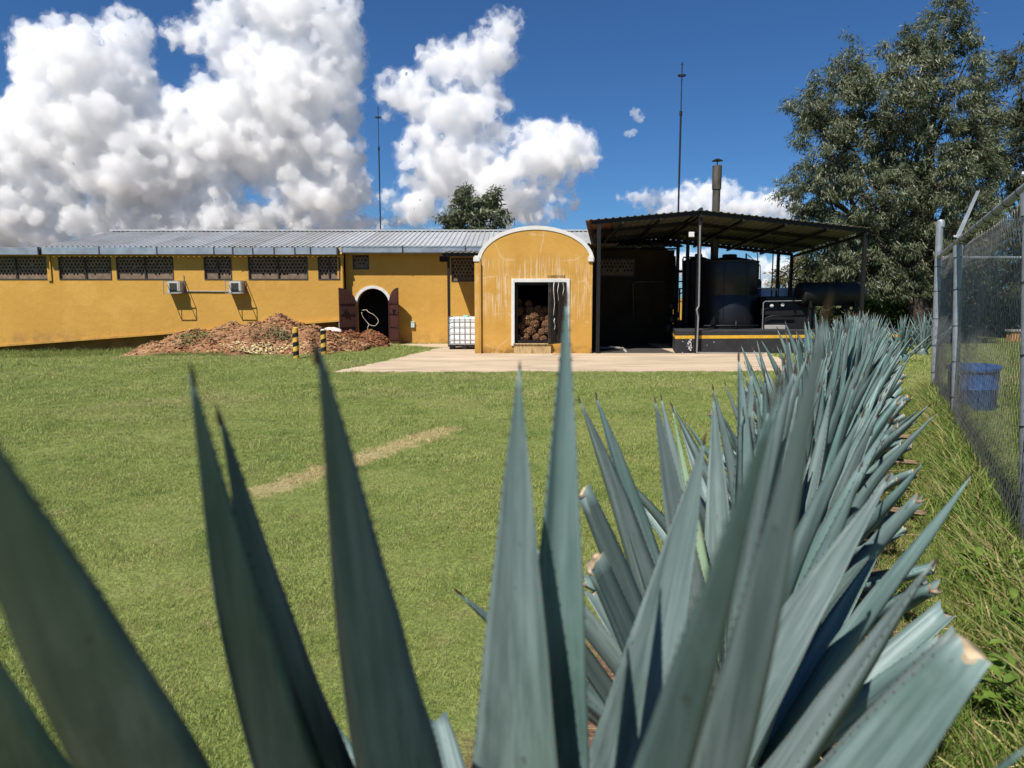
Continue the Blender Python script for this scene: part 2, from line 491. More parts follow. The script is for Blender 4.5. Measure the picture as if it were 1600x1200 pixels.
def cloud(label, blobs, extra, seed, parent=None):
    r = np.random.default_rng(seed)
    pts = []; rad = []
    for (px, py, rx, ry) in blobs:
        c = np.array(P(px, py, CY + extra + r.uniform(-.3, .3) * min(rx, ry)))
        sc_ = (CY + extra) / FPX
        rz = .75 * min(rx, ry) + .25 * max(rx, ry) * .5
        k0 = .62
        pts.append(c); rad.append(min(rx, ry) * .55)
        n = int(10 + 22 * max(rx, ry) / min(rx, ry))
        for _ in range(n):                                  # inner masses
            u = r.normal(size=3); u /= np.linalg.norm(u); f = r.uniform(.2, .75)
            pts.append(c + u * f * np.array([rx, rz, ry]) * sc_); rad.append(min(rx, ry) * r.uniform(.26, .44) * sc_)
        n2 = int(36 + rx * ry / 36)
        for _ in range(n2):                                 # lobes on the outside
            u = r.normal(size=3); u /= np.linalg.norm(u)
            if u[2] < -.4 and r.random() < .5: continue
            if u[1] > .5: continue
            f = r.uniform(.80, 1.04)
            R_ = max(2.2, min(rx, ry) ** .78 * r.uniform(.16, .62)) * sc_
            pc = c + u * f * np.array([rx, rz, ry]) * sc_
            pts.append(pc); rad.append(R_)
            for _ in range(3):                              # knobs on each lobe
                w = r.normal(size=3); w /= np.linalg.norm(w); w[2] = abs(w[2]) * .8
                pts.append(pc + w * R_ * .85); rad.append(max(1.8, R_ * r.uniform(.28, .5)))
    pts = np.array(pts); org = pts.mean(0); n = len(pts)
    me = bpy.data.meshes.new('cloud'); me.vertices.add(n); me.vertices.foreach_set('co', (pts - org).ravel())
    a = me.attributes.new('rad', 'FLOAT', 'POINT'); a.data.foreach_set('value', np.array(rad, float) * (1.0 if parent is None else 1.0) + (0.0 if parent is None else 5.0 * min(1, max(rad) / 20)))
    o = link('cloud' if parent is None else 'veil', me, parent)
    if parent is None: o.location = org; tag(o, label, 'cloud', 'cumulus clouds in the sky')
    m_c = m_cloud if parent is None else m_veil
    ng = bpy.data.node_groups.new('cloud', 'GeometryNodeTree')
    ng.interface.new_socket('Geometry', in_out='INPUT', socket_type='NodeSocketGeometry'); ng.interface.new_socket('Geometry', in_out='OUTPUT', socket_type='NodeSocketGeometry')
    N = ng.nodes; Lk = ng.links
    gi = N.new('NodeGroupInput'); go = N.new('NodeGroupOutput')
    m2p = N.new('GeometryNodeMeshToPoints'); p2v = N.new('GeometryNodePointsToVolume'); v2m = N.new('GeometryNodeVolumeToMesh')
    at = N.new('GeometryNodeInputNamedAttribute'); at.data_type = 'FLOAT'; at.inputs['Name'].default_value = 'rad'
    Lk.new(gi.outputs[0], m2p.inputs[0]); Lk.new(at.outputs['Attribute'], m2p.inputs['Radius'])
    vox = (2.2 if parent is None else 3.2) if max(rad) > 8 else .7
    p2v.resolution_mode = 'VOXEL_SIZE'; p2v.inputs['Voxel Size'].default_value = vox; p2v.inputs['Density'].default_value = 1.0
    Lk.new(m2p.outputs[0], p2v.inputs['Points']); Lk.new(at.outputs['Attribute'], p2v.inputs['Radius'])
    Lk.new(p2v.outputs[0], v2m.inputs['Volume']); v2m.inputs['Threshold'].default_value = .1
    sp = N.new('GeometryNodeSetPosition'); Lk.new(v2m.outputs[0], sp.inputs['Geometry'])
    nrm = N.new('GeometryNodeInputNormal'); pos = N.new('GeometryNodeInputPosition')
    vo = N.new('ShaderNodeTexVoronoi'); vo.feature = 'SMOOTH_F1'; vo.inputs['Scale'].default_value = .045; vo.inputs['Detail'].default_value = 2.0; vo.inputs['Roughness'].default_value = .5; vo.inputs['Smoothness'].default_value = .3
    nz = N.new('ShaderNodeTexNoise'); nz.inputs['Scale'].default_value = .07; nz.inputs['Detail'].default_value = 6.0; nz.inputs['Roughness'].default_value = .62
    Lk.new(pos.outputs[0], vo.inputs['Vector']); Lk.new(pos.outputs[0], nz.inputs['Vector'])
    m1 = N.new('ShaderNodeMath'); m1.operation = 'MULTIPLY_ADD'; Lk.new(vo.outputs['Distance'], m1.inputs[0]); m1.inputs[1].default_value = -9.0 * min(1, max(rad) / 20); m1.inputs[2].default_value = 4.0 * min(1, max(rad) / 20)
    m2 = N.new('ShaderNodeMath'); m2.operation = 'MULTIPLY_ADD'; Lk.new(nz.outputs[0], m2.inputs[0]); m2.inputs[1].default_value = (12.5 if parent is None else 34.0) * min(1, max(rad) / 20); m2.inputs[2].default_value = (-6.2 if parent is None else -19.0) * min(1, max(rad) / 20)
    ad = N.new('ShaderNodeMath'); Lk.new(m1.outputs[0], ad.inputs[0]); Lk.new(m2.outputs[0], ad.inputs[1])
    sc2 = N.new('ShaderNodeVectorMath'); sc2.operation = 'SCALE'; Lk.new(nrm.outputs[0], sc2.inputs[0]); Lk.new(ad.outputs[0], sc2.inputs['Scale'])
    Lk.new(sc2.outputs[0], sp.inputs['Offset'])
    sm = N.new('GeometryNodeSetMaterial'); sm.inputs['Material'].default_value = m_c; Lk.new(sp.outputs[0], sm.inputs['Geometry'])
    ss_ = N.new('GeometryNodeSetShadeSmooth'); Lk.new(sm.outputs[0], ss_.inputs[0]); Lk.new(ss_.outputs[0], go.inputs[0])
    md = o.modifiers.new('cloud', 'NODES'); md.node_group = ng
    me.materials.append(m_c)
    return o
for i, (lab, bl, ex) in enumerate(CLOUDS):
    o = cloud(lab, bl, ex, 300 + i)
    cloud(lab, bl, ex, 300 + i, o)          # thin vapour round the dense body

# ------------------------------------------------------------------ ground
def sstep(x, a, b):
    t = np.clip((x - a) / (b - a), 0, 1); return t * t * (3 - 2 * t)
def ground_z(x, y):
    x = np.asarray(x, float); y = np.asarray(y, float)
    z = -0.30 * sstep(-x, 9, 17) * sstep(y, 19, 26)
    z = z + .012 * np.sin(x * .9 + .4 * y) * np.cos(y * .7) * (1 - sstep(y, 12, 16))
    z = z + .07 * np.exp(-((x - row_x(y) + .05) / .5) ** 2) * (1 - sstep(y, 13.5, 15))
    return z

xs = np.concatenate([[-900, -300, -120, -60], np.arange(-34, 34.1, .5), [60, 120, 300, 900]])
ys = np.concatenate([[-300, -60, -12], np.arange(-4, 46.1, .5), [60, 90, 160, 400, 1400]])
gx, gy = np.meshgrid(xs, ys)
gz = ground_z(gx, gy)
gv = np.stack([gx, gy, gz], -1).reshape(-1, 3)
nx_, ny_ = len(xs), len(ys)
gf = [(j * nx_ + i, j * nx_ + i + 1, (j + 1) * nx_ + i + 1, (j + 1) * nx_ + i) for j in range(ny_ - 1) for i in range(nx_ - 1)]
me = bpy.data.meshes.new('ground'); me.from_pydata(gv.tolist(), [], gf); me.materials.append(m_ground)
me.polygons.foreach_set('use_smooth', [True] * len(me.polygons))
tag(link('ground', me), kind='structure')

# concrete yard in front of the oven and shed
SL = [(PX(520, 18.1), 18.0), (7.4, 18.2), (8.4, 23.9), (8.4, 30.5), (PX(600, 29.0), 29.05), (PX(690, 27.0), 26.6), (PX(610, 21.5), 21.4)]
mb = MB()
edge = []
for i in range(len(SL)):
    a = Vector((*SL[i], 0)); b = Vector((*SL[(i + 1) % len(SL)], 0))
    n = max(2, int((b - a).length / .25))
    for k in range(n):
        p = a.lerp(b, k / n)
        j = .10 if (b - a).length > 2 and p.y < 28 else 0
        edge.append((p.x + random.uniform(-j, j), p.y + random.uniform(-j, j)))
mb.add([(x, y, .028) for x, y in edge] + [(x, y, -.1) for x, y in edge],
       [tuple(range(len(edge)))] + [(i, i + len(edge), (i + 1) % len(edge) + len(edge), (i + 1) % len(edge)) for i in range(len(edge))])
tag(mb.build('concrete_yard', m_slab), kind='structure')
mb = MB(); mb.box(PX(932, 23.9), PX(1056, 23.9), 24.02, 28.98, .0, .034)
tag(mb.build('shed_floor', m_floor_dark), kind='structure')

# ------------------------------------------------------------------ the long yellow building
WY = 28.8                  # front of the left wall
RY = 29.1                  # front of the right wall, set back
XL = PX(-60, WY)
XC = PX(540, WY)
XR = 6.34
RIDGE_Y, RIDGE_Z = 33.6, PZ(361, 33.6)
EZ = PZ(396, WY)
bld = thing('yellow_building', 'long low yellow building with grey corrugated metal roof and lattice windows', 'building', loc=(XL / 2, 33, 0))
bld.location = (0, 0, 0)

WIN_L = [(-30, 80), (92, 174), (182, 271), (319, 362), (388, 481), (497, 531)]
wz0, wz1 = PZ(437, WY), PZ(401, WY)
holesL = []
for a, b in WIN_L:
    x0, x1 = PX(a, WY, 420), PX(b, WY, 420)
    holesL.append([(x0, wz0), (x1, wz0), (x1, wz1), (x0, wz1)])
lipL, lipR = PZ(541, WY), PZ(501, WY)
panel_mesh('front_wall', [(XL, lipL - .35), (PX(0, WY), lipL), (XC, lipR), (XC, EZ + .1), (XL, EZ + .1)], holesL, WY, WY + .28, m_yellow, bld)
# recessed plinth below the sloping lip
mb = MB(); mb.box(XL, XC - .02, WY + .30, WY + .55, -.8, lipR + .5); mb.build('plinth', mat('plinth_paint', (.20, .11, .035), .9, .25, 2, .4, 12), bld)
mb = MB(); mb.bar((XL, WY - .02, lipL - .35 + .0), (PX(0, WY), WY - .02, lipL + .02), .16, .07); mb.bar((PX(0, WY), WY - .02, lipL + .02), (XC - .01, WY - .02, lipR + .02), .16, .07)
mb.build('wall_ledge', m_yellow, bld)
mb = MB(); mb.box(XC - .26, XC, WY + .003, RY + .2, -.3, EZ + .08); mb.build('corner_return', m_yellow, bld)

# right wall: arched doorway and two lattice windows
dcx = PX(584, RY); dhw = (PX(609, RY) - PX(559, RY)) / 2
dspring = PZ(476, RY)
arch = [(dcx - dhw, .0), (dcx + dhw, .0)] + [(dcx + dhw * math.cos(a), dspring + dhw * math.sin(a)) for a in np.linspace(0, PI, 17)]
WIN_R = [(554, 579, 399, 421), (706, 742, 403, 440), (932, 990, 404, 432)]
holesR = [arch]
for a, b, c, d in WIN_R:
    x0, x1, z0, z1 = PX(a, RY), PX(b, RY), PZ(d, RY), PZ(c, RY)
    holesR.append([(x0, z0), (x1, z0), (x1, z1), (x0, z1)])
vx0, vx1, vz0, vz1 = PX(688, RY), PX(700, RY), PZ(409, RY), PZ(400, RY)
holesR.append([(vx0, vz0), (vx1, vz0), (vx1, vz1), (vx0, vz1)])
XM = PX(925, RY)
panel_mesh('front_wall', [(XC - .01, -.4), (dcx - dhw, -.4), (dcx - dhw, 0), (dcx + dhw, 0), (dcx + dhw, -.4), (XM, -.4), (XM, EZ + .1), (XC - .01, EZ + .1)] if False else
           [(XC - .01, -.4), (XM, -.4), (XM, EZ + .15), (XC - .01, EZ + .15)], [[(x, max(z, .002)) for x, z in h] for h in holesR[:3]] + [holesR[4]], RY, RY + .28, m_yellow, bld)
panel_mesh('shed_side_wall', [(XM, -.4), (XR, -.4), (XR, EZ + .15), (XM, EZ + .15)], [holesR[3]], RY, RY + .28, m_yellow_shade, bld)
# white archivolt
mb = MB(); n = 24; t_in, t_out = dhw, dhw + .11
vs = []; fs = []
for i in range(n + 1):
    a = PI * i / n
    for r in (t_in, t_out):
        for y in (RY - .045, RY + .06):
            vs.append((dcx + r * math.cos(a), y, dspring + r * math.sin(a)))
for i in range(n):
    o = i * 4; q = o + 4
    fs += [(o, o + 2, q + 2, q), (o + 1, q + 1, q + 3, o + 3), (o + 2, o + 3, q + 3, q + 2), (o, q, q + 1, o + 1)]
fs += [(0, 1, 3, 2), (n * 4, n * 4 + 2, n * 4 + 3, n * 4 + 1)]
mb.add(vs, fs); mb.build('door_arch', m_white, bld)
# dark rooms behind the openings, other walls of the building
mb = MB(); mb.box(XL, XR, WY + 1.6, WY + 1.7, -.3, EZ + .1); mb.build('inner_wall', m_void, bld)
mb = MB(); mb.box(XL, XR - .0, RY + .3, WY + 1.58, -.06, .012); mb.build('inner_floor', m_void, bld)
mb = MB(); mb.box(XL, XR, 38.4, 38.7, -.4, EZ + .1); mb.build('rear_wall', m_yellow, bld)
for x in (XL, XR - .25):
    mb = MB(); mb.add([(x, RY + .285, -.4), (x + .25, RY + .285, -.4), (x + .25, 38.39, -.4), (x, 38.39, -.4)], [(0, 1, 2, 3)])
    prof = [(RY + .285, -.4), (38.39, -.4), (38.39, EZ), (RIDGE_Y, RIDGE_Z - .25 if x > 0 else EZ), (RY + .285, EZ)]
    mb = MB(); k = len(prof)
    mb.add([(x, y, z) for y, z in prof] + [(x + .25, y, z) for y, z in prof],
           [tuple(range(k)), tuple(reversed(range(k, 2 * k)))] + [(i, i + k, (i + 1) % k + k, (i + 1) % k) for i in range(k)])
    mb.build('end_wall', m_yellow_shade if x > 0 else m_yellow, bld)

def lattice_window(x0, x1, z0, z1, y, leaves=2, block_low=True):
    w = MB()
    t = .035
    w.box(x0, x1, y - .02, y + .03, z0, z0 + t); w.box(x0, x1, y - .02, y + .03, z1 - t, z1)
    w.box(x0, x0 + t, y - .021, y + .031, z0 + t, z1 - t); w.box(x1 - t, x1, y - .021, y + .031, z0 + t, z1 - t)
    for k in range(1, leaves):
        xm = x0 + (x1 - x0) * k / leaves
        w.box(xm - .015, xm + .015, y - .019, y + .03, z0 + t, z1 - t)
    root = w.build('window', m_winframe, bld)
    g = MB()
    rows = max(3, round((z1 - z0) / .135)); ph = (z1 - z0) / rows
    pw_ = .135
    yb = y + .06
    for r in range(rows):
        zb = z0 + r * ph
        g.box(x0, x1, yb, yb + .10, zb, zb + ph * .42)
        off = (r % 2) * pw_ / 2
        xx = x0 - pw_ + off
        prev = x0
        while xx < x1:
            hl = xx + pw_ * .28; hr = xx + pw_ * .78
            solid = (r == 0) or (block_low and r == 1 and random.random() < .45) or random.random() < .03
            if not solid and hl > x0 + .02 and hr < x1 - .02:
                if hl > prev: g.box(prev, hl, yb + .001, yb + .099, zb + ph * .42, zb + ph)
                prev = hr
            xx += pw_
        if prev < x1: g.box(prev, x1, yb + .001, yb + .099, zb + ph * .42, zb + ph)
    g.build('lattice', m_block, root)
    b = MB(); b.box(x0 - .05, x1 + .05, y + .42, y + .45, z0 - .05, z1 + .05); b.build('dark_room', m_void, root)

for i, (a, b) in enumerate(WIN_L):
    lattice_window(PX(a, WY, 420), PX(b, WY, 420), wz0, wz1, WY, 2, i > 0)
for a, b, c, d in WIN_R:
    lattice_window(PX(a, RY), PX(b, RY), PZ(d, RY), PZ(c, RY), RY, 1)
mb = MB()
for k in range(4):
    z = vz0 + (vz1 - vz0) * (k + .5) / 4
    mb.bar((vx0, RY + .03, z), (vx1, RY + .03, z), .07, .012, up=(0, .6, 1))
mb.box(vx0, vx1, RY + .15, RY + .17, vz0, vz1)
mb.build('louvre_vent', m_winframe, bld)

# door leaves, planks and rails
def door_leaf(hx, side, ang):
    """an arched half door hung at hx, swung out from the opening"""
    W = .72
    st_ = MB(); st_.box(.0, .06, -.055, -.031, .04, dspring + .1)
    o = st_.build('door', m_wood_rail, bld)
    o.location = (hx, RY - .07, .06); o.rotation_euler = (0, 0, ang)
    o.scale = (side, 1, 1)
    for z in (.12, .62, 1.12, dspring - .02):
        rl = MB(); rl.box(.064, W - .02, -.055, -.031, z, z + .09); rl.build('rail', m_wood_rail, o)
    n = 6; pw_ = W / n
    for k in range(n):
        xa, xb = k * pw_ + .004, (k + 1) * pw_ - .004
        def top(x):
            return dspring + math.sqrt(max(0, W ** 2 - (W - x) ** 2)) * .9 - .06
        p = MB()
        pts = [(xa, .02), (xb, .02), (xb, top(xb)), ((xa + xb) / 2, top((xa + xb) / 2)), (xa, top(xa))]
        kk = len(pts); dj = random.uniform(-.003, .003)
        p.add([(x, -.030 + dj, z) for x, z in pts] + [(x, .012, z) for x, z in pts],
              [tuple(range(kk)), tuple(reversed(range(kk, 2 * kk)))] + [(i, i + kk, (i + 1) % kk + kk, (i + 1) % kk) for i in range(kk)])
        p.build('plank', m_wood, o)
    s = MB(); s.box(W * .55, W * .62, -.085, -.055, 1.14, 1.32); s.box(W * .72, W * .78, -.085, -.055, 1.14, 1.32)
    s.build('latch', m_steel, o)
    return o
door_leaf(dcx - dhw - .02, -1, math.radians(36))
door_leaf(dcx + dhw + .02, 1, math.radians(-52))

# roof: corrugated sheets laid side by side on both slopes
RX0 = PX(74, 28.5); RX1 = XR + .25
EAVE_Y = WY - .2
EAVE_Z = PZ(386, EAVE_Y)
def corr_sheet(w, pitch=.19, h=.035):
    """profile across a sheet, (x, z)"""
    n = max(1, round(w / pitch)); p = w / n; out = []
    for i in range(n):
        b = i * p
        out += [(b, 0), (b + p * .55, 0), (b + p * .66, h), (b + p * .89, h)]
    out.append((w, 0))
    return out
def sheet_obj(x0, w, ya, za, yb, zb, m, parent, name='roof_sheet', pitch=.19, h=.035):
    pr = corr_sheet(w, pitch, h); k = len(pr); q = MB()
    vs = [(x0 + x, ya, za + z) for x, z in pr] + [(x0 + x, yb, zb + z) for x, z in pr]
    vs += [(x0 + x, ya, za + z - .006) for x, z in pr] + [(x0 + x, yb, zb + z - .006) for x, z in pr]
    fs = []
    for i in range(k - 1):
        fs.append((i, i + 1, k + i + 1, k + i)); fs.append((2 * k + i + 1, 2 * k + i, 3 * k + i, 3 * k + i + 1))
        fs.append((2 * k + i, 2 * k + i + 1, i + 1, i)); fs.append((k + i, k + i + 1, 3 * k + i + 1, 3 * k + i))
    q.add(vs, fs)
    return q.build(name, m, parent)
roofp = MB()
roofp.bar((RX0 + .02, RIDGE_Y, RIDGE_Z + .02), (RX1 - .02, RIDGE_Y, RIDGE_Z + .02), .42, .05)
roof = roofp.build('roof', mat('ridge_cap', (.55, .555, .56), .45, .1, 3, metallic=.3), bld)
sw = 1.0; x = RX0; i = 0
roof_mats = [m_roofsheet, mat('roof_sheet_zinc_dull', (.34, .345, .335), .55, .1, 1.2, metallic=.2, col2=(.27, .265, .25), c2scale=.6), mat('roof_sheet_zinc_bright', (.44, .45, .45), .5, .08, 1.4, metallic=.25)]
while x < RX1 - .05:
    w = min(sw, RX1 - x); up = .008 * (i % 2)
    m = roof_mats[random.choice((0, 0, 1, 2))]
    sheet_obj(x - .02, w + .03, EAVE_Y, EAVE_Z + up, RIDGE_Y, RIDGE_Z + up - .03, m, roof)
    sheet_obj(x - .02, w + .03, RIDGE_Y, RIDGE_Z + up - .03, 38.9, EAVE_Z + up - .1, m, roof)
    x += sw; i += 1
mb = MB(); mb.box(XL, RX0 - .05, WY - .3, 38.7, EZ + .12, EZ + .2); mb.build('flat_roof', m_concgrey, bld)
# soffit boards so that no light leaks in under the sheets
mb = MB(); mb.box(RX0, RX1 - .25, EAVE_Y + .05, WY + .3, EZ + .16, EZ + .2); mb.build('soffit', m_void, bld)
mb = MB(); mb.box(XL, XC - .02, WY - .215, WY - .19, EZ - .02, EAVE_Z - .012); mb.box(XC, XM, EAVE_Y + .15, EAVE_Y + .17, EZ - .02, EAVE_Z + .02); mb.build('fascia', m_concgrey, bld)

# gutter segments (front fascia)
GJ = [(-60, 69), (74, 163), (163.6, 252), (252.6, 340), (340.6, 369), (370, 400), (400.6, 433), (433.6, 465), (465.6, 489), (489.6, 530)]
for k, (a, b) in enumerate(GJ):
    y = EAVE_Y - .14
    x0, x1 = PX(a, y) + .012, PX(b, y) - .012
    q = MB(); dz = random.uniform(-.02, .015)
    z0, z1 = PZ(397.5, y) + dz, PZ(386.5, y) + dz
    q.box(x0, x1, y + .004, y + .12, z0, z0 + .02); q.box(x0, x1, y, y + .014, z0 + .004, z1); q.box(x0, x1, y + .11, y + .124, z0 + .004, z1)
    q.build('gutter', m_gutter, bld)
    q = MB(); q.box(x1 - .01, x1 + .035, y - .014, y + .13, z0 - .02, z1 + .02); q.build('gutter_joint', m_winframe, bld)
for k, (a, b) in enumerate([(537, 631), (632, 728), (729, 770)]):
    y = EAVE_Y + .02
    x0, x1 = PX(a, y) + .012, PX(b, y) - .012
    z0, z1 = PZ(394.5, y), PZ(384, y)
    q = MB(); q.box(x0, x1, y + .004, y + .12, z0, z0 + .02); q.box(x0, x1, y, y + .014, z0 + .004, z1); q.box(x0, x1, y + .11, y + .124, z0 + .004, z1)
    q.build('gutter', m_gutter, bld)
    q = MB(); q.box(x1 - .01, x1 + .03, y - .014, y + .13, z0 - .01, z1 + .02); q.build('gutter_joint', m_winframe, bld)
q = MB(); xd = PX(536, WY - .2); q.tube([(xd, WY - .24, EZ), (xd, WY - .06, EZ - .18), (xd, WY - .06, lipR + .1)], .05, 10)
q.build('downpipe', m_yellow, bld)
q = MB(); xd = PX(85, WY); q.box(xd - .07, xd + .07, WY - .06, WY - .003, wz0 - .04, EZ); q.build('pilaster', m_yellow, bld)

# lightning rods standing on the roofs
def rod(name, x, ytop, ybase, Y, label, ring=True, r=.028):
    b = P(x[1], ybase, Y); t_ = P(x[0], ytop, Y)
    o = thing(name, label, 'lightning rod', 'thin lightning rods on the roofs', loc=b)
    L = t_.z - b.z
    q = MB(); q.tube([(0, 0, -.4), (0, 0, L * .66)], r, 8); q.tube([(0, 0, L * .655), (0, 0, L)], r * .55, 6); q.tube([(0, 0, L * .64), (0, 0, L * .67)], r * 1.5, 8)
    q.build('mast', m_steel, o)
    q = MB(); zr = L * .91; R = .13
    q.tube([(R * math.cos(a), R * math.sin(a), zr) for a in np.linspace(0, 2 * PI, 25)], .02, 6, False)
    for a in (0, PI / 2): q.tube([(-R * math.cos(a), -R * math.sin(a), zr), (R * math.cos(a), R * math.sin(a), zr)], .012, 5)
    q.build('ring', m_steel, o)
    q = MB(); q.tube([(-.04, 0, L * .985), (.04, 0, L * .985)], .012, 5); q.tube([(0, -.04, L * .985), (0, .04, L * .985)], .012, 5); q.build('cross_tip', m_steel, o)
    return o
rod('lightning_rod', (592, 594.5), 166, 356, 33.7, 'thin dark lightning rod on the grey roof ridge of the yellow building')
rod('lightning_rod', (1068, 1060), 97, 326, 27.0, 'tall thin lightning rod rising above the black shed roof', r=.034)

# air conditioners in wire cages
def air_con(px, label):
    c = P(px, 449, WY); o = thing('air_conditioner', label, 'air conditioner', 'caged air conditioners on the yellow wall', loc=(c.x, WY, c.z))
    q = MB(); q.box(-.24, .24, -.36, .0, -.21, .215); bo = bevel(q.build('casing', m_acwhite, o), .015)
    q = MB()
    for k in range(9): q.bar((-.16, -.368, -.15 + k * .037), (.12, -.368, -.15 + k * .037), .012, .026)
    q.build('front_grille', m_winframe, o)
    q = MB(); w, h, d = .29, .235, .58
    for sx in (-w, w):
        for sz in (-h, h): q.bar((sx, 0, sz), (sx, -d, sz), .022)
        q.bar((sx, -d, -h), (sx, -d, h), .022); q.bar((sx, -.02, -h), (sx, -.02, h), .022)
    for sz in (-h, h): q.bar((-w, -d, sz), (w, -d, sz), .022); q.bar((-w, -.02, sz), (w, -.02, sz), .022)
    q.build('cage', m_grey_steel, o)
    q = MB(); q.box(-w, w, -.36, -.01, -h + .004, -h + .03); q.build('shelf', m_acwhite, o)
air_con(278, 'caged air conditioner left of the other on the yellow wall above the heap')
air_con(373, 'caged air conditioner right of the other on the yellow wall above the heap')
q = MB(); a = P(288, 455, WY - .03); b = P(360, 455.5, WY - .03); q.tube([(a.x, WY - .03, a.z), (b.x, WY - .03, b.z)], .02, 6)
q.tube([(a.x, WY - .03, a.z), (a.x - .0, WY - .03, a.z + .62)], .012, 6)
tag(q.build('conduit_pipe', m_grey_steel), 'thin white conduit running between the two caged air conditioners', 'pipe')

q = MB(); c = P(645, 507, RY - .05); q.box(c.x - .07, c.x + .07, RY - .09, RY - .002, c.z - .12, c.z + .09); q.box(c.x - .08, c.x + .08, RY - .1, RY - .004, c.z + .09, c.z + .115)
tag(bevel(q.build('meter_box', mat('pale_blue_box', (.45, .55, .52), .6, .1, 8)), .008), 'small pale box fixed to the yellow wall right of the arched door', 'box')
q = MB(); c = P(533, 508, WY - .02); q.box(c.x - .08, c.x + .08, WY - .08, WY + .25, c.z - .13, c.z + .10)
q.box(c.x - .05, c.x + .05, WY - .086, WY - .079, c.z - .08, c.z + .05)
tag(bevel(q.build('outlet_box', m_concgrey), .006), 'small grey outlet box on the plinth left of the arched door', 'box')

# cream hose hung in the doorway
q = MB(); cpt = P(578, 496, RY + .12)
hp = [(862, 580), (890, 575), (905, 592), (935, 605), (962, 635), (965, 655), (945, 678), (910, 672), (885, 645), (865, 615), (860, 590)]
pts = []
for (a, b) in hp:
    w_ = P(350 + a / 4, 340 + b / 4, RY - .02); pts.append(w_)
sm = []
for i in range(len(pts) - 1):
    for k in range(4):
        sm.append(pts[i].lerp(pts[i + 1], k / 4) + Vector((0, .03 * math.sin(i * 1.7 + k), 0)))
sm.append(pts[-1]); sm2 = [sm[max(0, i - 1)] * .25 + sm[i] * .5 + sm[min(len(sm) - 1, i + 1)] * .25 for i in range(len(sm))]
q.tube(sm2, .009, 7)
tl = [P(350 + a / 4, 340 + b / 4, RY + .02) for a, b in ((905, 668), (897, 690), (897, 740), (895, 790))]; q.tube(tl, .009, 6)
tag(q.build('hose', m_cream, smooth=True), 'cream hose hanging in a loop in the dark arched doorway', 'hose')

# ------------------------------------------------------------------ lean-to over the white tank
lt = thing('lean_to_roof', 'small dark lean-to roof on a black post left of the oven', 'canopy', loc=(PX(702, 27.2), 27.2, 0))
lt.location = (0, 0, 0)
lx0, lx1 = PX(693, 27.2), PX(765, 27.2)
zf, zb = PZ(396, 27.0), PZ(396, 27.0) + .18
q = MB(); q.box(PX(702, 27.2) - .05, PX(702, 27.2) + .05, 27.15, 27.25, 0, zf - .02); q.build('post', m_steel, lt)
x = lx0
while x < lx1 + .9:
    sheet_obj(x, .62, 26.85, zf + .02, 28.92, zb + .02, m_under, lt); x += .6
q = MB(); q.bar((lx0, 26.95, zf - .05), (lx1 + .9, 26.95, zf - .05), .06, .12); q.bar((PX(702, 27.2), 26.95, zf - .02), (PX(702, 27.2), RY, zb - .03), .06, .1); q.build('beam', m_steel, lt)

# white IBC tank in its cage
ic = P(722, 545, 26.2)
ibc = thing('caged_liquid_tank', 'white plastic cube tank in a metal cage on a black pallet beside the oven', 'tank', loc=(ic.x + .13, 26.2, .028))
W2 = .56; q = MB(); H0_ = .15; H1_ = 1.12
q.box(-W2 + .03, W2 - .03, -.5 + .03, .5 - .03, H0_, H1_); bevel(q.build('bottle', m_ibcw, ibc, ), .08, 4)
q = MB(); q.lathe([(.11, H1_ - .02), (.11, H1_ + .05), (.09, H1_ + .06)], (.02, 0, 0), 16); q.build('lid', mat('lid_green', (.18, .45, .38), .5, .1, 8), ibc)
q = MB()
for k in range(7):
    x = -W2 + 2 * W2 * k / 6
    for y in (-.5, .5): q.tube([(x, y, H0_ - .01), (x, y, H1_)], .010, 6)
for k in range(6):
    y = -.5 + k / 5
    for x in (-W2, W2): q.tube([(x, y, H0_ - .01), (x, y, H1_)], .010, 6)
for z in (.17, .36, .58, .80, 1.0, H1_):
    q.tube([(-W2, -.5, z), (W2, -.5, z), (W2, .5, z), (-W2, .5, z), (-W2, -.5, z)], .010, 6, False)
q.build('cage', m_grey_steel, ibc)
q = MB()
for x in (-W2 + .02, -.07, W2 - .16):
    q.box(x, x + .14, -.5, .5, 0, .10)
q.box(-W2, W2, -.5, .5, .10, .14); q.build('pallet', m_black, ibc)

# ------------------------------------------------------------------ the oven with its rounded gable
OY = 23.9
ov = thing('brick_oven', 'yellow oven house with white-rimmed round gable and open iron door', 'oven', loc=(0, 0, 0))
ox0, ox1 = PX(750, OY), PX(923, OY)
pzs = PZ(409, OY); ptop = PZ(357, OY)
acx = (ox0 + ox1) / 2; aw = (ox1 - ox0) / 2; ah = ptop - pzs
archo = [(acx + aw * math.cos(a), pzs + ah * math.sin(a)) for a in np.linspace(0, PI, 41)]
hx0, hx1, hz0, hz1 = PX(804, OY), PX(884, OY), PZ(536.5, OY), PZ(441, OY)
panel_mesh('front_wall', [(ox0, -.1), (ox1, -.1)] + archo, [[(hx0, hz0), (hx1, hz0), (hx1, hz1), (hx0, hz1)]], OY, OY + .35, m_oven, ov)
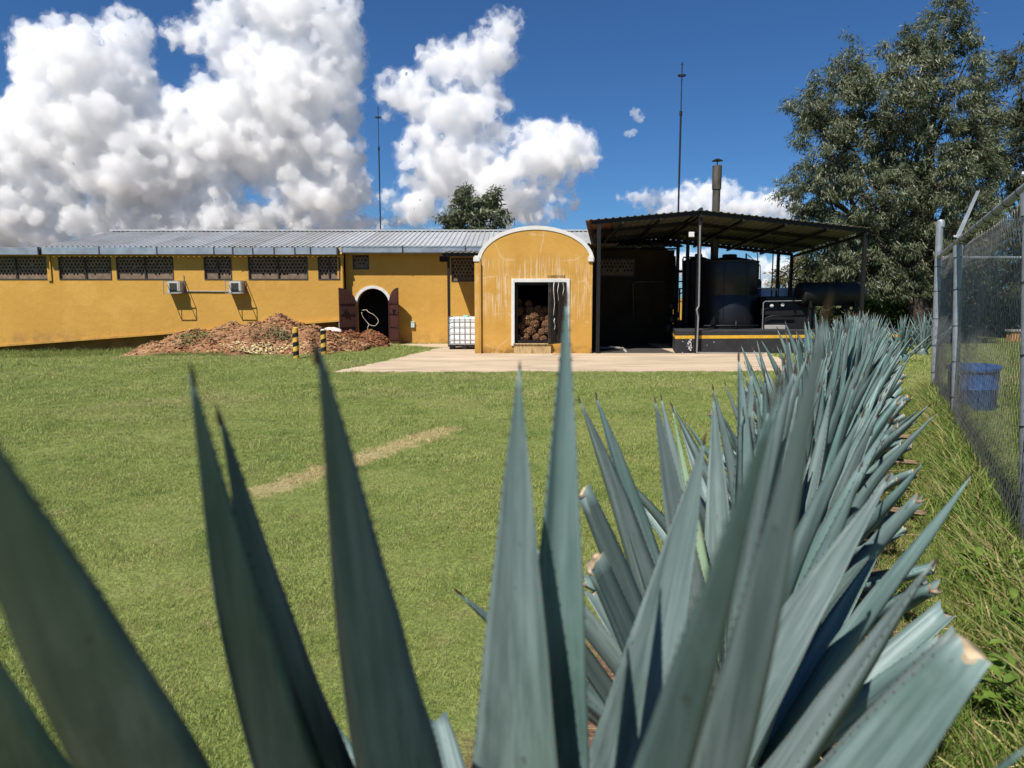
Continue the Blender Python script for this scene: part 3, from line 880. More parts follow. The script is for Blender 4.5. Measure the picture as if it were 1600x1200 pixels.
# white rim following the arch
def arch_band(cx, cz, rx, rz, t_in, t_out, y0, y1, n=48):
    vs = []; fs = []
    for i in range(n + 1):
        a = PI * i / n
        for e in (t_in, t_out):
            for y in (y0, y1):
                vs.append((cx + (rx + e) * math.cos(a), y, cz + (rz + e) * math.sin(a)))
    for i in range(n):
        o = i * 4; k = o + 4
        fs += [(o, o + 2, k + 2, k), (o + 1, k + 1, k + 3, o + 3), (o + 2, o + 3, k + 3, k + 2), (o, k, k + 1, o + 1)]
    fs += [(0, 1, 3, 2), (n * 4, n * 4 + 2, n * 4 + 3, n * 4 + 1)]
    return vs, fs
q = MB(); q.add(*arch_band(acx, pzs, aw, ah, -.035, .085, OY - .02, OY + .36)); q.build('gable_rim', m_white, ov)
q = MB()
q.add(*arch_band(acx, pzs - .1, aw - .08, ah - .25, -.2, .0, OY + .36, 28.9)); q.build('vault', m_oven, ov)
# side pilasters with white caps
for (a, b) in ((742, 749.5), (919, 924.5)):
    x0, x1 = PX(a, OY), PX(b, OY)
    q = MB(); q.box(x0, x1 - .0, OY + (-.06 if a < 800 else -.03), OY + .5, 0, pzs - .0); q.build('pilaster', m_oven, ov)
    q = MB(); q.box(x0 - .03, x1 + .02, OY - .09, OY + .52, pzs + .003, pzs + .15); q.box(x0 - .0, x1 - .02, OY - .05, OY + .42, pzs + .15, pzs + .19); bevel(q.build('pilaster_cap', m_white, ov), .012)
q = MB(); xp = PX(751, OY); q.tube([(xp, OY - .07, .02), (xp, OY - .07, pzs)], .026, 8); q.build('drain_pipe', m_yellow, ov)
for k, x in enumerate((ox0 + .004, ox1 - .30)):
    q = MB(); q.box(x, x + .296, OY + .352, 28.95, -.1, pzs - .12); q.build('side_wall', m_oven, ov)
# chamber lining: near-black colour put in for the unlit inside
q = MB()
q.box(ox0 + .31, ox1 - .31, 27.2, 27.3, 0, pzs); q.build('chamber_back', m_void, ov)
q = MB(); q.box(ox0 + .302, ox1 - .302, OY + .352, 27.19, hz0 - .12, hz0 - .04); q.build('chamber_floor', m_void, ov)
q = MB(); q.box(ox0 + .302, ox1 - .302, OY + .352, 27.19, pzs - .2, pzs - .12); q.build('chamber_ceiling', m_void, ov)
# white frame
fx0, fx1, fz1 = PX(799, OY), PX(889.5, OY), PZ(435.5, OY)
q = MB(); fb = PZ(540, OY)
q.box(fx0, hx0 + .0, OY - .045, OY + .1, fb, fz1); q.box(hx1, fx1, OY - .044, OY + .1, fb, fz1); q.box(hx0 + .0, hx1 - .0, OY - .043, OY + .1, hz1, fz1 - .002)
bevel(q.build('door_surround', m_white, ov), .008)
# inner iron frame
q = MB(); t_ = .05
q.box(hx0 + .002, hx0 + .10, OY + .10, OY + .16, hz0, hz1 - .002); q.box(hx1 - .07, hx1 - .002, OY + .10, OY + .16, hz0, hz1 - .002); q.box(hx0 + .1, hx1 - .07, OY + .101, OY + .159, hz1 - .09, hz1 - .002); q.box(hx0 + .1, hx1 - .07, OY + .101, OY + .159, hz0 + .001, hz0 + .10)
q.build('iron_frame', m_steel, ov)
# stained sill block
m_sill = mat('stained_sill', (.42, .30, .15), .9, .25, 6, .4, 20, stretch=(4, 4, .8), col2=(.10, .055, .03), c2scale=1.4, c2lo=.5, c2hi=.68)
q = MB(); q.box(PX(803, OY), PX(861, OY), OY - .10, OY - .003, .02, hz0 - .03); q.box(PX(802, OY), PX(863, OY), OY - .14, OY + .09, hz0 - .03, hz0 + .0); bevel(q.build('sill', m_sill, ov), .01)
# open iron door leaf, folded out at right
dm = mat('scorched_iron_door', (.022, .020, .019), .55, .35, 4, .3, 20, col2=(.075, .055, .04), c2scale=3, c2lo=.55, c2hi=.72)
dl = MB(); DW = .92; DH = hz1 - hz0 - .04
dl.box(0, DW, -.02, .02, 0, DH)
door = dl.build('door', dm, ov)
door.location = (hx1 - .03, OY - .02, hz0 + .02); door.rotation_euler = (0, 0, math.radians(180 + 52))
q = MB()
for x in (0.03, DW - .05, DW * .5): q.box(x - .03, x + .03, .021, .055, 0, DH)
for z in (0.03, DH * .35, DH * .68, DH - .05): q.box(0, DW, .0225, .05, z - .03, z + .03)
q.build('door_rib', dm, door)
m_drip = mat('white_paint_drip', (.62, .62, .60), .7, .2, 20)
q = MB()
for x, z0, z1, w in ((.72, .9, DH, .022), (.5, 1.35, DH, .018), (.2, 1.5, DH, .02), (.68, .45, .8, .02)):
    zz = np.linspace(z1, z0, 9)
    pts = [(x + .03 * math.sin(k * .9 + x * 9), .062, z) for k, z in enumerate(zz)]
    q.tube(pts, [w * .7 * (1 - k / 10) for k in range(9)], 5)
q.build('paint_drip', m_drip, door)
q = MB()
for k in range(9):
    x = PX(856 + k * 3.0, OY); z = PZ(432, OY)
    for s in range(2): q.box(x + s * .03 - .012, x + s * .03 + random.uniform(.0, .012), OY - .006, OY - .001, z - random.uniform(.02, .05), z + random.uniform(.02, .05))
q.build('faded_mark', mat('faded_dark_paint', (.14, .08, .04), .9, .3, 20), ov)
mb = MB(); mb.add([(PX(882, OY), OY - .02, .03), (PX(900, OY), OY - .75, .03), (PX(898, OY), OY - .7, .03), (PX(884, OY), OY - .02, hz0)], [(0, 1, 3), (1, 2, 3), (0, 3, 2), (0, 2, 1)])

# roasted agave hearts stacked behind the opening
def heart_mesh(seed):
    r = np.random.default_rng(seed)
    NP = 85
    i = np.arange(NP) + .5; ph = np.arccos(1 - 2 * i / NP); th = PI * (1 + 5 ** .5) * i
    pts = np.stack([np.cos(th) * np.sin(ph), np.sin(th) * np.sin(ph), np.cos(ph)], -1) + r.normal(0, .05, (NP, 3))
    bm = bmesh.new(); bmesh.ops.create_icosphere(bm, subdivisions=4, radius=1)
    hh = r.uniform(.7, 1.2, NP)
    for v in bm.verts:
        d = np.linalg.norm(pts - np.array(v.co), axis=1); k = d.argmin()
        b = max(0, 1 - (d[k] / .17) ** 2)
        v.co = v.co * (0.80 + .24 * b ** .6 * hh[k])
        v.co.z *= .92
    me = bpy.data.meshes.new('agave_heart'); bm.to_mesh(me); bm.free()
    return me
m_heart = mat('roasted_agave', (.11, .050, .022), .6, .5, 7, .4, 40, col2=(.42, .25, .12), c2scale=3.2, c2lo=.54, c2hi=.66, space='object')
hm = [heart_mesh(s) for s in (1, 2, 3)]
for me in hm: me.materials.append(m_heart)
zf0 = hz0 + .0
k = 0
lay = []
for row, (n, yy, off) in enumerate(((6, .42, 0.0), (6, .48, .14), (6, .55, .02), (5, .64, .18), (5, .74, .04), (2, .85, .0))):
    for c in range(n):
        lay.append((hx0 + .17 + off + c * .27 + random.uniform(-.07, .07), OY + yy + random.uniform(-.06, .10), zf0 + .15 + row * .225 + random.uniform(-.05, .05)))
for row in range(5):
    for c in range(3):
        lay.append((hx0 + .2 + (row % 2) * .12 + c * .27, OY + .78 + row * .06, zf0 + .16 + row * .22))
for (x, y, z) in lay:
    if x > ox1 - .45: continue
    o = link('agave_heart', hm[k % 3]); k += 1
    s = random.uniform(.13, .20); o.scale = (s, s, s * random.uniform(.85, 1.1))
    o.location = (x, y, z); o.rotation_euler = (random.uniform(0, 6), random.uniform(0, 6), random.uniform(0, 6))
    tag(o, 'brown roasted agave heart in the pile inside the open oven', 'agave heart', 'roasted agave hearts stacked in the oven')

# ------------------------------------------------------------------ black shed, its platform and tanks
sh = thing('open_shed', 'black steel shed with low gabled metal roof on thin posts', 'shed')
CXS = PX(1089, OY); LXS = PX(912, OY); RXS = PX(1347, OY)
zC, zL, zR = PZ(329, OY), PZ(345, OY), PZ(357, OY)
BY = 30.2; drop = .40
LXB = LXS + .9
q = MB(); q.tube([(CXS, OY - .1, zC + .03), (CXS, BY, zC - drop + .03)], .06, 8); rcap = q.build('roof', m_steel, sh)
def skew_sheet(xa, xb, za, zb, xab, xbb, yb, dz, m):
    """one roof sheet running front to back; xa, xb at the front, xab, xbb at the back"""
    w = xb - xa; pr = corr_sheet(w, .22, .026); k = len(pr); q = MB(); vs = []
    for th in (0, -.008):
        for (y, A, B, d) in ((OY - .12, xa, xb, 0), (yb, xab, xbb, -dz)):
            vs += [(A + (B - A) * x / w, y, za + (zb - za) * x / w + z + d + th) for x, z in pr]
    fs = []
    for i in range(k - 1):
        fs.append((i, i + 1, k + i + 1, k + i)); fs.append((2 * k + i + 1, 2 * k + i, 3 * k + i, 3 * k + i + 1))
        fs.append((2 * k + i, 2 * k + i + 1, i + 1, i)); fs.append((k + i, k + i + 1, 3 * k + i + 1, 3 * k + i))
    q.add(vs, fs)
    return q.build('roof_sheet', m, rcap)
NLf = 4
for i in range(NLf):
    f0, f1 = i / NLf, (i + 1) / NLf
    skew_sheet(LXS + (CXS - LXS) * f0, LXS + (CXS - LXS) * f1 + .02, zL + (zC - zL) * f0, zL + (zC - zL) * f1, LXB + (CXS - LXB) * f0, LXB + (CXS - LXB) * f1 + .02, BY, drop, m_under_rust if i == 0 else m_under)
NRt = 6
for i in range(NRt):
    f0, f1 = i / NRt, (i + 1) / NRt
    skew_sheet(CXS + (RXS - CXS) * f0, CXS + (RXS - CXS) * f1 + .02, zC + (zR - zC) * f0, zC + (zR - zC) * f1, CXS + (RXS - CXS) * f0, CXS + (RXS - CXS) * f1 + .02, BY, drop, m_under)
def rz(x, y):
    z = zL + (zC - zL) * (x - LXS) / (CXS - LXS) if x < CXS else zC + (zR - zC) * (x - CXS) / (RXS - CXS)
    return z - drop * (y - OY) / (BY - OY)
# rafters along the slope and purlins front to back
for y in (OY, OY + 2.05, OY + 4.1, BY - .1):
    for xa, xb in ((LXS + .2 + .9 * (y - OY) / (BY - OY), CXS), (CXS, RXS - .03)):
        q = MB(); q.bar((xa, y, rz(xa, y) - .075), (xb, y, rz(xb, y) - .075), .08, .12); q.build('rafter', m_steel, sh)
for x in (LXS + 1.2, LXS + 2.4, CXS, CXS + 1.35, CXS + 2.7, CXS + 4.05, RXS - .05):
    q = MB(); q.bar((x, OY - .1, rz(x, OY) - .17), (x, BY, rz(x, BY) - .17), .06, .09); q.build('purlin', m_steel, sh)
PXS = [(PX(934, OY), OY + .02, 0), (CXS, OY + .02, 0), (RXS - .06, OY + .02, 0), (RXS - .06, BY - .1, 0), (PX(1210, BY), BY - .1, 0), (PX(1056, 28), 28.0, 0), (PX(1071, 27.2), 27.2, 0)]
for (x, y, z) in PXS:
    q = MB(); q.box(x - .055, x + .055, y - .055, y + .055, 0, rz(x, y) - .12); q.build('post', m_steel, sh)
xp = PX(1203, 27); q = MB(); q.tube([(xp, 27, .7), (xp, 27, rz(xp, 27) - .1)], .022, 6); q.build('hanger_rod', m_steel, sh)
sheet_obj(.7, 2.9, 25.2, 3.62, 29.05, 3.70, m_under, sh, 'sun_block_sheet')  # added sheet hidden behind the oven gable, keeps sun off the rear wall
# small white lamp under the ridge
q = MB(); c = P(1081, 366, OY - .06); q.box(c.x - .10, c.x + .07, OY - .12, OY - .04, c.z - .09, c.z + .07); bevel(q.build('lamp_box', m_white, sh), .015)
# conduit on the centre post
q = MB(); cx_ = CXS + .10
pts = [P(1094, 352, OY - .12), P(1092, 478, OY - .12), P(1088.5, 484, OY - .12), P(1091, 496, OY - .12), P(1088.5, 556, OY - .14)]
q.tube(pts, .026, 7); a = pts[-1]; q.tube([(a.x, a.y, .06), (a.x + 2.2, a.y, .05)], .018, 6)
tag(q.build('conduit_pipe', m_grey_steel), 'pale conduit running down the centre post of the shed to the ground', 'pipe')

pf = thing('tank_platform', 'low black painted platform wall with a yellow stripe under the tanks', 'platform')
bx0, bx1 = PX(1056, OY), PX(1418, OY + .9); bh = PZ(517, OY)
q = MB(); q.add([(bx0, OY + .05, 0), (bx1, OY + .9, 0), (bx1, BY + .4, 0), (6.25, BY - 1, 0), (bx0, OY + .05, bh), (bx1, OY + .9, bh), (bx1, BY + .4, bh), (6.25, BY - 1, bh)],
     [(0, 1, 5, 4), (1, 2, 6, 5), (2, 3, 7, 6), (3, 0, 4, 7), (4, 5, 6, 7)]); bevel(q.build('wall', m_blackwall, pf), .02)
z0, z1 = PZ(529.5, OY), PZ(524.5, OY)
q = MB(); e = .006
q.add([(bx0 - e, OY + .05 - e, z0), (bx1, OY + .9 - e, z0), (bx1, OY + .9 - e, z1), (bx0 - e, OY + .05 - e, z1), (6.25 - e, BY - 1, z0), (6.25 - e, BY - 1, z1)], [(0, 1, 2, 3), (4, 0, 3, 5)])
q.build('stripe', m_stripe, pf)
q = MB()
for k in range(26):
    x = PX(1079.5, OY) + random.gauss(0, .035); z = random.uniform(.12, .48); s = random.uniform(.008, .02)
    q.box(x - s, x + s, OY + .03, OY + .051, z - s * 1.6, z + s * 1.6)
for k in range(30):
    x = random.uniform(bx0 + .2, bx0 + 3.5); z = random.uniform(.05, .6); s = random.uniform(.005, .012)
    q.box(x - s, x + s, OY + .03 + .12 * (x - bx0), OY + .049 + .12 * (x - bx0), z - s, z + s)
q.build('paint_chip', m_white, pf)

def upright_tank(px, py_w, Y, ztop, label, ribs=3):
    c = P(px, 517, Y); R = py_w / FPX * Y
    o = thing('water_tank', label, 'tank', 'black upright plastic tanks in the shed', loc=(c.x, Y, bh))
    Hh = ztop - bh
    pr = [(R * .985, 0), (R, .05)]
    for k in range(1, ribs + 1):
        z = Hh * .97 * k / (ribs + 1)
        pr += [(R, z - .05), (R * .985, z - .025), (R * .985, z + .025), (R, z + .05)]
    pr += [(R, Hh * .93), (R * .985, Hh * .955)]
    q = MB(); q.lathe(pr, n=64); q.build('body', m_tank, o, 'auto')
    q = MB(); q.lathe([(R * 1.01, Hh * .955), (R * 1.01, Hh * .975), (R * .75, Hh * 1.0), (R * .3, Hh * 1.035), (R * .28, Hh * 1.035)], n=48); q.build('domed_top', m_tank, o, 'auto')
    q = MB(); q.lathe([(R * .24, Hh * 1.03), (R * .26, Hh * 1.06), (R * .22, Hh * 1.08), (.01, Hh * 1.085)], n=24); q.build('hatch', m_tank, o, 'auto')
    for a in (-1.2, -2.0, -.5):
        q = MB(); q.tube([(R * 1.005 * math.cos(a), R * 1.005 * math.sin(a), .02), (R * 1.005 * math.cos(a), R * 1.005 * math.sin(a), Hh * .92)], .014, 5); q.build('seam', m_tank, o)
    return o
upright_tank(1136, 44, 26.4, PZ(406, 26.4), 'large black upright tank at the front of the shed beside the white conduit', 1)
upright_tank(1088, 23, 28.2, PZ(405, 28.2), 'narrower black upright tank behind the large one on its left', 1)

ch = P(1114, 470, 28.3)
cm = thing('chimney', 'tall sooty metal chimney pipe with a conical rain cap above the shed', 'chimney', loc=(ch.x, 28.3, bh))
zt = PZ(259, 28.3) - bh; zm = PZ(296, 28.3) - bh
q = MB(); q.lathe([(.145, 0), (.145, zm + .1)], n=24); q.build('lower_pipe', m_chim, cm, 'auto')
q = MB(); q.lathe([(.172, zm), (.172, zt), (.15, zt)], n=24); q.build('upper_pipe', m_chim, cm, 'auto')
q = MB(); q.lathe([(.20, zt + .17), (.21, zt + .18), (.05, zt + .26), (.01, zt + .265)], n=24); q.lathe([(.018, zt - .1), (.018, zt + .2)], n=8); q.build('rain_cap', m_steel, cm, 'auto')

# lying tank on a stand
hc0 = P(1249, 460, 25.4); hc1 = P(1344, 459, 25.9); R = .41
ht = thing('fuel_tank', 'black cylindrical tank lying on a stand at the right end of the shed', 'tank')
d = (hc1 - hc0)
def along(f, r): return (hc0 + d * f, r)
ps = [along(f, r) for f, r in ((-.03, .05), (-.025, R * .6), (-.012, R * .88), (.01, R), (.33, R), (.335, R * .96), (.345, R * .96), (.35, R), (.98, R), (1.005, R * .88), (1.015, R * .6), (1.02, .05))]
q = MB(); q.tube([p for p, r in ps], [r for p, r in ps], 36); q.build('shell', m_black, ht, 'auto')
for f in (.12, .85):
    p = hc0 + d * f; q = MB()
    q.box(p.x - .04, p.x + .04, p.y - .35, p.y - .27, bh - .02, p.z - .2); q.box(p.x - .04, p.x + .04, p.y + .27, p.y + .35, bh - .02, p.z - .2); q.box(p.x - .041, p.x + .041, p.y - .4, p.y + .4, p.z - .45, p.z - .34)
    q.build('leg', m_steel, ht)
q = MB(); p = hc0 + d * .62; q.lathe([(.1, 0), (.1, .08), (.07, .1)], (p.x, p.y, p.z + R - .02), 16); q.build('filler_cap', m_steel, ht)

# boxy boiler between the tanks
bo = thing('boiler', 'dark boxy boiler with pipes between the upright and lying tanks', 'boiler')
x0, x1 = PX(1186, 26), PX(1262, 26)
q = MB(); q.box(x0, x1, 25.4, 27.2, bh, PZ(463, 26)); bevel(q.build('casing', m_black, bo), .03)
q = MB(); za = PZ(471, 25.2); q.tube([(PX(1191, 25.2), 25.2, bh), (PX(1191, 25.2), 25.2, za - .05), (PX(1192, 25.2) + .03, 25.2, za), (PX(1262, 25.2), 25.2, za + .03), (PX(1262, 25.2), 25.2, bh)], .018, 7); q.build('rail', m_grey_steel, bo)
q = MB(); q.box(PX(1194, 25.3), PX(1226, 25.3), 25.25, 25.39, bh, PZ(508, 25.3)); bevel(q.build('access_panel', m_concgrey, bo), .01)
q = MB(); q.box(PX(1188, 25.38), PX(1255, 25.38), 25.36, 25.399, PZ(492, 25.4), PZ(482, 25.4)); q.build('band', m_steel, bo)

# pipework left of the tanks
pw_t = thing('pipework', 'black pipes and valves between the dark shaded wall and the tanks', 'pipes')
for k, (pts, r) in enumerate([
    ([(1067, 517, 26.6), (1067, 405, 26.6), (1068, 402, 26.6), (1088, 402, 26.6)], .03),
    ([(1040, 440, 28.4), (1068, 440, 28.4)], .025), ([(1040, 451, 28.4), (1068, 451, 28.4)], .025), ([(1040, 427, 28.2), (1052, 424, 28.2), (1068, 424, 28.2)], .05),
    ([(1054, 517, 27.6), (1054, 400, 27.6)], .045), ([(1061, 500, 27), (1062, 450, 27)], .03), ([(1060, 460, 27), (1071, 455, 27)], .022),
    ([(1183, 490, 26), (1184, 400, 26), (1183, 394, 26), (1176, 394, 26)], .022), ([(1188, 455, 26.2), (1188, 415, 26.2), (1168, 398, 26.2)], .015),
    ([(1166, 405, 26.2), (1166, 396, 26.2)], .03)]):
    q = MB(); q.tube([P(*p) for p in pts], r, 8); q.build('pipe', m_grey_steel if k == 7 else m_steel, pw_t, True)
q = MB(); q.tube([P(990, 498, 28.9), P(989, 445, 28.9), P(991, 441, 28.9), P(995, 440.5, 28.9), P(1042, 440.5, 28.9)], .022, 7); q.build('pipe', mat('dull_pipe', (.12, .11, .10), .6, .2, 6), pw_t, True)
for (x, y, w) in ((1050, 498, .16), (1062, 505, .12), (1045, 512, .2), (1058, 492, .1), (1049, 478, .12)):
    c = P(x, y, 27.2); q = MB(); q.lathe([(w * .6, -w), (w, -w * .6), (w, w * .5), (w * .5, w)], c, 12); q.build('valve', m_steel, pw_t, 'auto')
for k, (pts, r) in enumerate([
    ([(1196, 517, 25.3), (1196, 497, 25.3), (1204, 494, 25.3), (1240, 494, 25.3)], .03), ([(1232, 470, 25.6), (1232, 440, 25.6), (1240, 436, 25.6), (1262, 440, 25.5)], .025),
    ([(1215, 463, 25.8), (1215, 452, 25.8), (1176, 450, 25.9)], .028), ([(1100, 517, 25.3), (1100, 509, 25.3), (1185, 509, 25.3)], .03), ([(1150, 517, 25.2), (1150, 505, 25.2), (1150, 500, 25.45)], .035)]):
    q = MB(); q.tube([P(*p) for p in pts], r, 8); q.build('pipe', m_grey_steel if k == 2 else m_steel, pw_t, True)
for (x, y, Y) in ((1205, 478, 25.37), (1222, 476, 25.37)):
    c = P(x, y, Y); q = MB(); q.tube([c, c + Vector((0, -.05, 0))], .075, 16); g_ = q.build('gauge', m_steel, pw_t, 'auto')
    q = MB(); q.tube([c + Vector((0, -.051, 0)), c + Vector((0, -.056, 0))], .062, 16); q.build('dial', m_white, g_, 'auto')
# pale trench rim on the shed floor
q = MB(); a, b, c = P(935, 541, 26.2), P(972, 541, 26.2), P(978, 552.5, 24.3)
for s, e in ((a, b), (b, c)): q.bar((s.x, s.y, .05), (e.x, e.y, .05), .07, .05)
tag(q.build('trench_rim', m_concgrey), 'pale rim of a floor trench inside the dark shed', 'rim')

# blue vat at the back, far yellow wall
q = MB(); c = P(1210, 462, 33); o = thing('blue_vat', 'low blue tub seen behind the shed under the clouds', 'vat', loc=(c.x, 33, 0))
q.lathe([(.75, 0), (.8, .3), (.8, 1.8), (.86, PZ(452, 33) - .1), (.86, PZ(450, 33)), (.78, PZ(450, 33))], n=40); q.build('body', mat('dark_blue_plastic', (.012, .03, .075), .5, .2, 3), o, 'auto')
q = MB(); q.lathe([(.08, PZ(450, 33)), (.1, PZ(446, 33)), (.06, PZ(440, 33)), (.03, PZ(437, 33))], (.05, -.3, 0), n=12); q.build('valve', m_steel, o, 'auto')
q = MB(); c = P(1185, 445, 29.5); o = thing('blue_barrel', 'small blue barrel just right of the large black tank', 'barrel', loc=(c.x, 29.5, bh))
zt = PZ(437, 29.5) - bh; q.lathe([(.1, 0), (.12, .1), (.12, zt - .1), (.1, zt)], n=16); q.build('body', m_blue, o, 'auto'); q = MB(); q.lathe([(.06, zt - .01), (.06, zt + .03)], n=12); q.build('lid', m_black, o)
far = thing('boundary_wall', 'distant yellow boundary wall seen past the left end of the tanks', 'wall')
q = MB(); q.box(8, 15.5, 44, 44.3, -.2, PZ(470, 44)); q.build('wall', m_yellow, far)
q = MB(); q.box(7.95, 15.55, 43.96, 44.34, PZ(470, 44), PZ(470, 44) + .1); q.build('coping', m_yellow, far)
far2 = thing('boundary_wall', 'distant tan wall glimpsed through the chain-link fence at right', 'wall')
q = MB(); q.box(21, 40, 31, 31.3, -.2, PZ(531, 31) + .35); q.build('wall', mat('tan_wall', (.42, .24, .10), .9, .2, 2), far2)
q = MB(); q.box(20.95, 40.05, 30.95, 31.35, PZ(531, 31) + .35, PZ(531, 31) + .43); q.build('coping', m_concgrey, far2)

# ------------------------------------------------------------------ soil heap, bollards
def heap(name, cx, cy, blobs, x0, x1, y0, y1, m, label, nclod, csize, seed, cm):
    r = np.random.default_rng(seed)
    step = .09
    X = np.arange(x0, x1 + step, step); Y = np.arange(y0, y1 + step, step)
    gx, gy = np.meshgrid(X, Y)
    def hf(x, y):
        z = np.zeros_like(x)
        for (bx, by, sx, sy, h) in blobs:
            d = np.sqrt(((x - bx) / sx) ** 2 + ((y - by) / sy) ** 2)
            z = np.maximum(z, h * np.clip(1 - d, 0, 1) ** .85)
        return z
    z = hf(gx, gy)
    nz = np.array([mnoise.fractal(Vector((a * 1.1, b * 1.1, seed)), .9, 2.1, 5) for a, b in zip(gx.ravel(), gy.ravel())]).reshape(gx.shape)
    n2 = np.array([mnoise.noise(Vector((a * 5, b * 5, seed + 9))) for a, b in zip(gx.ravel(), gy.ravel())]).reshape(gx.shape)
    msk = np.clip(z * 4, 0, 1)
    z = z + msk * (nz * .13 + n2 * .05) - .06 * (1 - msk) + ground_z(gx, gy)
    z[msk <= 0] = -.4
    root = thing(name, label, 'heap', loc=(cx, cy, 0)); root.location = (0, 0, 0)
    n, k = gx.shape
    fs = [(j * k + i, j * k + i + 1, (j + 1) * k + i + 1, (j + 1) * k + i) for j in range(n - 1) for i in range(k - 1)
          if max(z[j, i], z[j, i + 1], z[j + 1, i], z[j + 1, i + 1]) > -.35]
    me = bpy.data.meshes.new('soil'); me.from_pydata(np.stack([gx, gy, z], -1).reshape(-1, 3).tolist(), [], fs); me.materials.append(m)
    me.polygons.foreach_set('use_smooth', [True] * len(me.polygons))
    tag(link('soil', me, root), kind='stuff')
    # loose clods and fibres
    q = MB(); cnt = 0
    base = np.array([(0, 0, 1), (.9, 0, -.3), (-.45, .78, -.3), (-.45, -.78, -.3), (.5, .5, .4), (-.6, .1, .5)])
    tris = [(0, 1, 4), (0, 4, 2), (4, 1, 2), (0, 2, 5), (5, 2, 3), (0, 5, 3), (0, 3, 1), (1, 3, 2)]
    while cnt < nclod:
        a = r.uniform(x0, x1); b = r.uniform(y0, y1)
        h = float(hf(np.array(a), np.array(b)))
        if h < .02: continue
        i = int((b - y0) / step); jx = int((a - x0) / step)
        zz = float(z[min(i, n - 1), min(jx, k - 1)])
        if zz < -.3: continue
        s = csize * r.uniform(.4, 1.5) ** 1.5
        R = Matrix.Rotation(r.uniform(0, 6.3), 3, 'Z') @ Matrix.Rotation(r.uniform(0, 6.3), 3, 'X')
        st = np.array((1, r.uniform(.5, 1), r.uniform(.3, .9)))
        pts = [(R @ Vector(p * st * s)) + Vector((a, b, zz + s * .3)) for p in base]
        q.add(pts, tris); cnt += 1
    tag(q.build('clods', cm, root), kind='stuff')
    return root, hf, z
m_soil = mat('heap_soil', (.22, .105, .048), .95, .3, 2.0, .9, 18, col2=(.30, .17, .085), c2scale=1.0, c2lo=.45, c2hi=.62)
m_clod = mat('soil_clods', (.235, .120, .055), .95, .3, 1.5, .5, 40, col2=(.38, .235, .125), c2scale=.9, c2lo=.46, c2hi=.66, isl=.35)
m_red = mat('red_fibre', (.19, .078, .034), .95, .3, 3, .9, 18)
m_redc = mat('red_fibre_clods', (.20, .085, .038), .95, .3, 3, .5, 40, isl=.4)
HX = lambda p: PX(p, 25.6)
big_blobs = [(HX(432), 25.9, 2.1, 2.6, 1.18), (HX(360), 25.8, 2.3, 2.5, .95), (HX(300), 25.7, 2.0, 2.3, .82), (HX(255), 25.5, 1.2, 2.0, .42), (HX(485), 25.6, 1.6, 2.3, .82), (HX(395), 25.7, 1.8, 2.6, 1.0), (HX(525), 25.9, 1.3, 1.6, .45)]
hp1, hf1, _ = heap('soil_heap', HX(400), 25.7, big_blobs, HX(215), HX(570), 23.2, 28.6, m_soil, 'wide heap of brown soil and plant fibre against the yellow wall', 9000, .055, 3, m_clod)
hp2, hf2, _ = heap('fibre_heap', PX(560, 27.2), 27.2, [(PX(545, 27.2), 27.4, 1.3, 1.1, .62), (PX(570, 27.2), 27.7, .9, .8, .62), (PX(583, 27.2), 27.5, .7, .7, .35), (PX(520, 27), 27.2, 1.0, 1.2, .5)],
                   PX(500, 27), PX(600, 27), 26.0, 28.7, m_red, 'small red-brown fibre heap in front of the arched doorway', 3000, .05, 5, m_redc)
# pale chips at the foot of the heap
q = MB()
for k in range(280):
    x = random.gauss(HX(432), .55); y = random.uniform(23.3, 23.9)
    h = float(hf1(np.array(x), np.array(y))); s = random.uniform(.02, .06)
    R = Matrix.Rotation(random.uniform(0, 6.3), 3, 'Z') @ Matrix.Rotation(random.uniform(-.8, .8), 3, 'X')
    c = Vector((x, y, h + .06))
    pts = [c + R @ Vector(p) for p in ((-s, -s * .5, 0), (s, -s * .4, 0), (s * .8, s * .5, .01), (-s * .7, s * .6, .01), (0, 0, .03))]
    q.add(pts, [(0, 1, 4), (1, 2, 4), (2, 3, 4), (3, 0, 4), (3, 2, 1, 0)])
tag(q.build('wood_chips', mat('pale_chips', (.50, .42, .22), .9, .3, 4, isl=.3)), 'pale yellow chips scattered at the foot of the soil heap', 'chips', kind='stuff')
# weeds growing on the heap
def leafy(name, label, c, rad, h, n, m, seed, size=.07, cat='weed'):
    r = np.random.default_rng(seed); q = MB()
    for k in range(n):
        a = r.uniform(0, 2 * PI); rr = rad * math.sqrt(r.uniform(0, 1)); zz = h * r.uniform(0, 1) * (1 - (rr / rad) ** 2 * .7)
        p = Vector((c[0] + rr * math.cos(a), c[1] + rr * math.sin(a) * .6, c[2] + zz))
        d = Vector((r.normal(), r.normal(), r.normal() + .5)).normalized(); s = d.orthogonal().normalized(); l = size * r.uniform(.6, 1.4)
        q.add([p, p + d * l * .5 + s * l * .22, p + d * l, p + d * l * .5 - s * l * .22], [(0, 1, 2, 3)])
    o = q.build(name, m)
    return tag(o, label, cat)
m_weedleaf = mat('weed_leaf', (.085, .115, .045), .7, .3, 5, isl=.35)
leafy('weed_clump', 'grey-green weed clump on the soil heap beside the striped bollard', (HX(442), 24.55, .38), .85, .5, 900, m_weedleaf, 11)
leafy('weed_clump', 'green weed clump on the left side of the soil heap', (HX(325), 24.7, .25), .75, .5, 800, mat('weed_leaf_green', (.09, .135, .03), .7, .3, 5, isl=.35), 12)
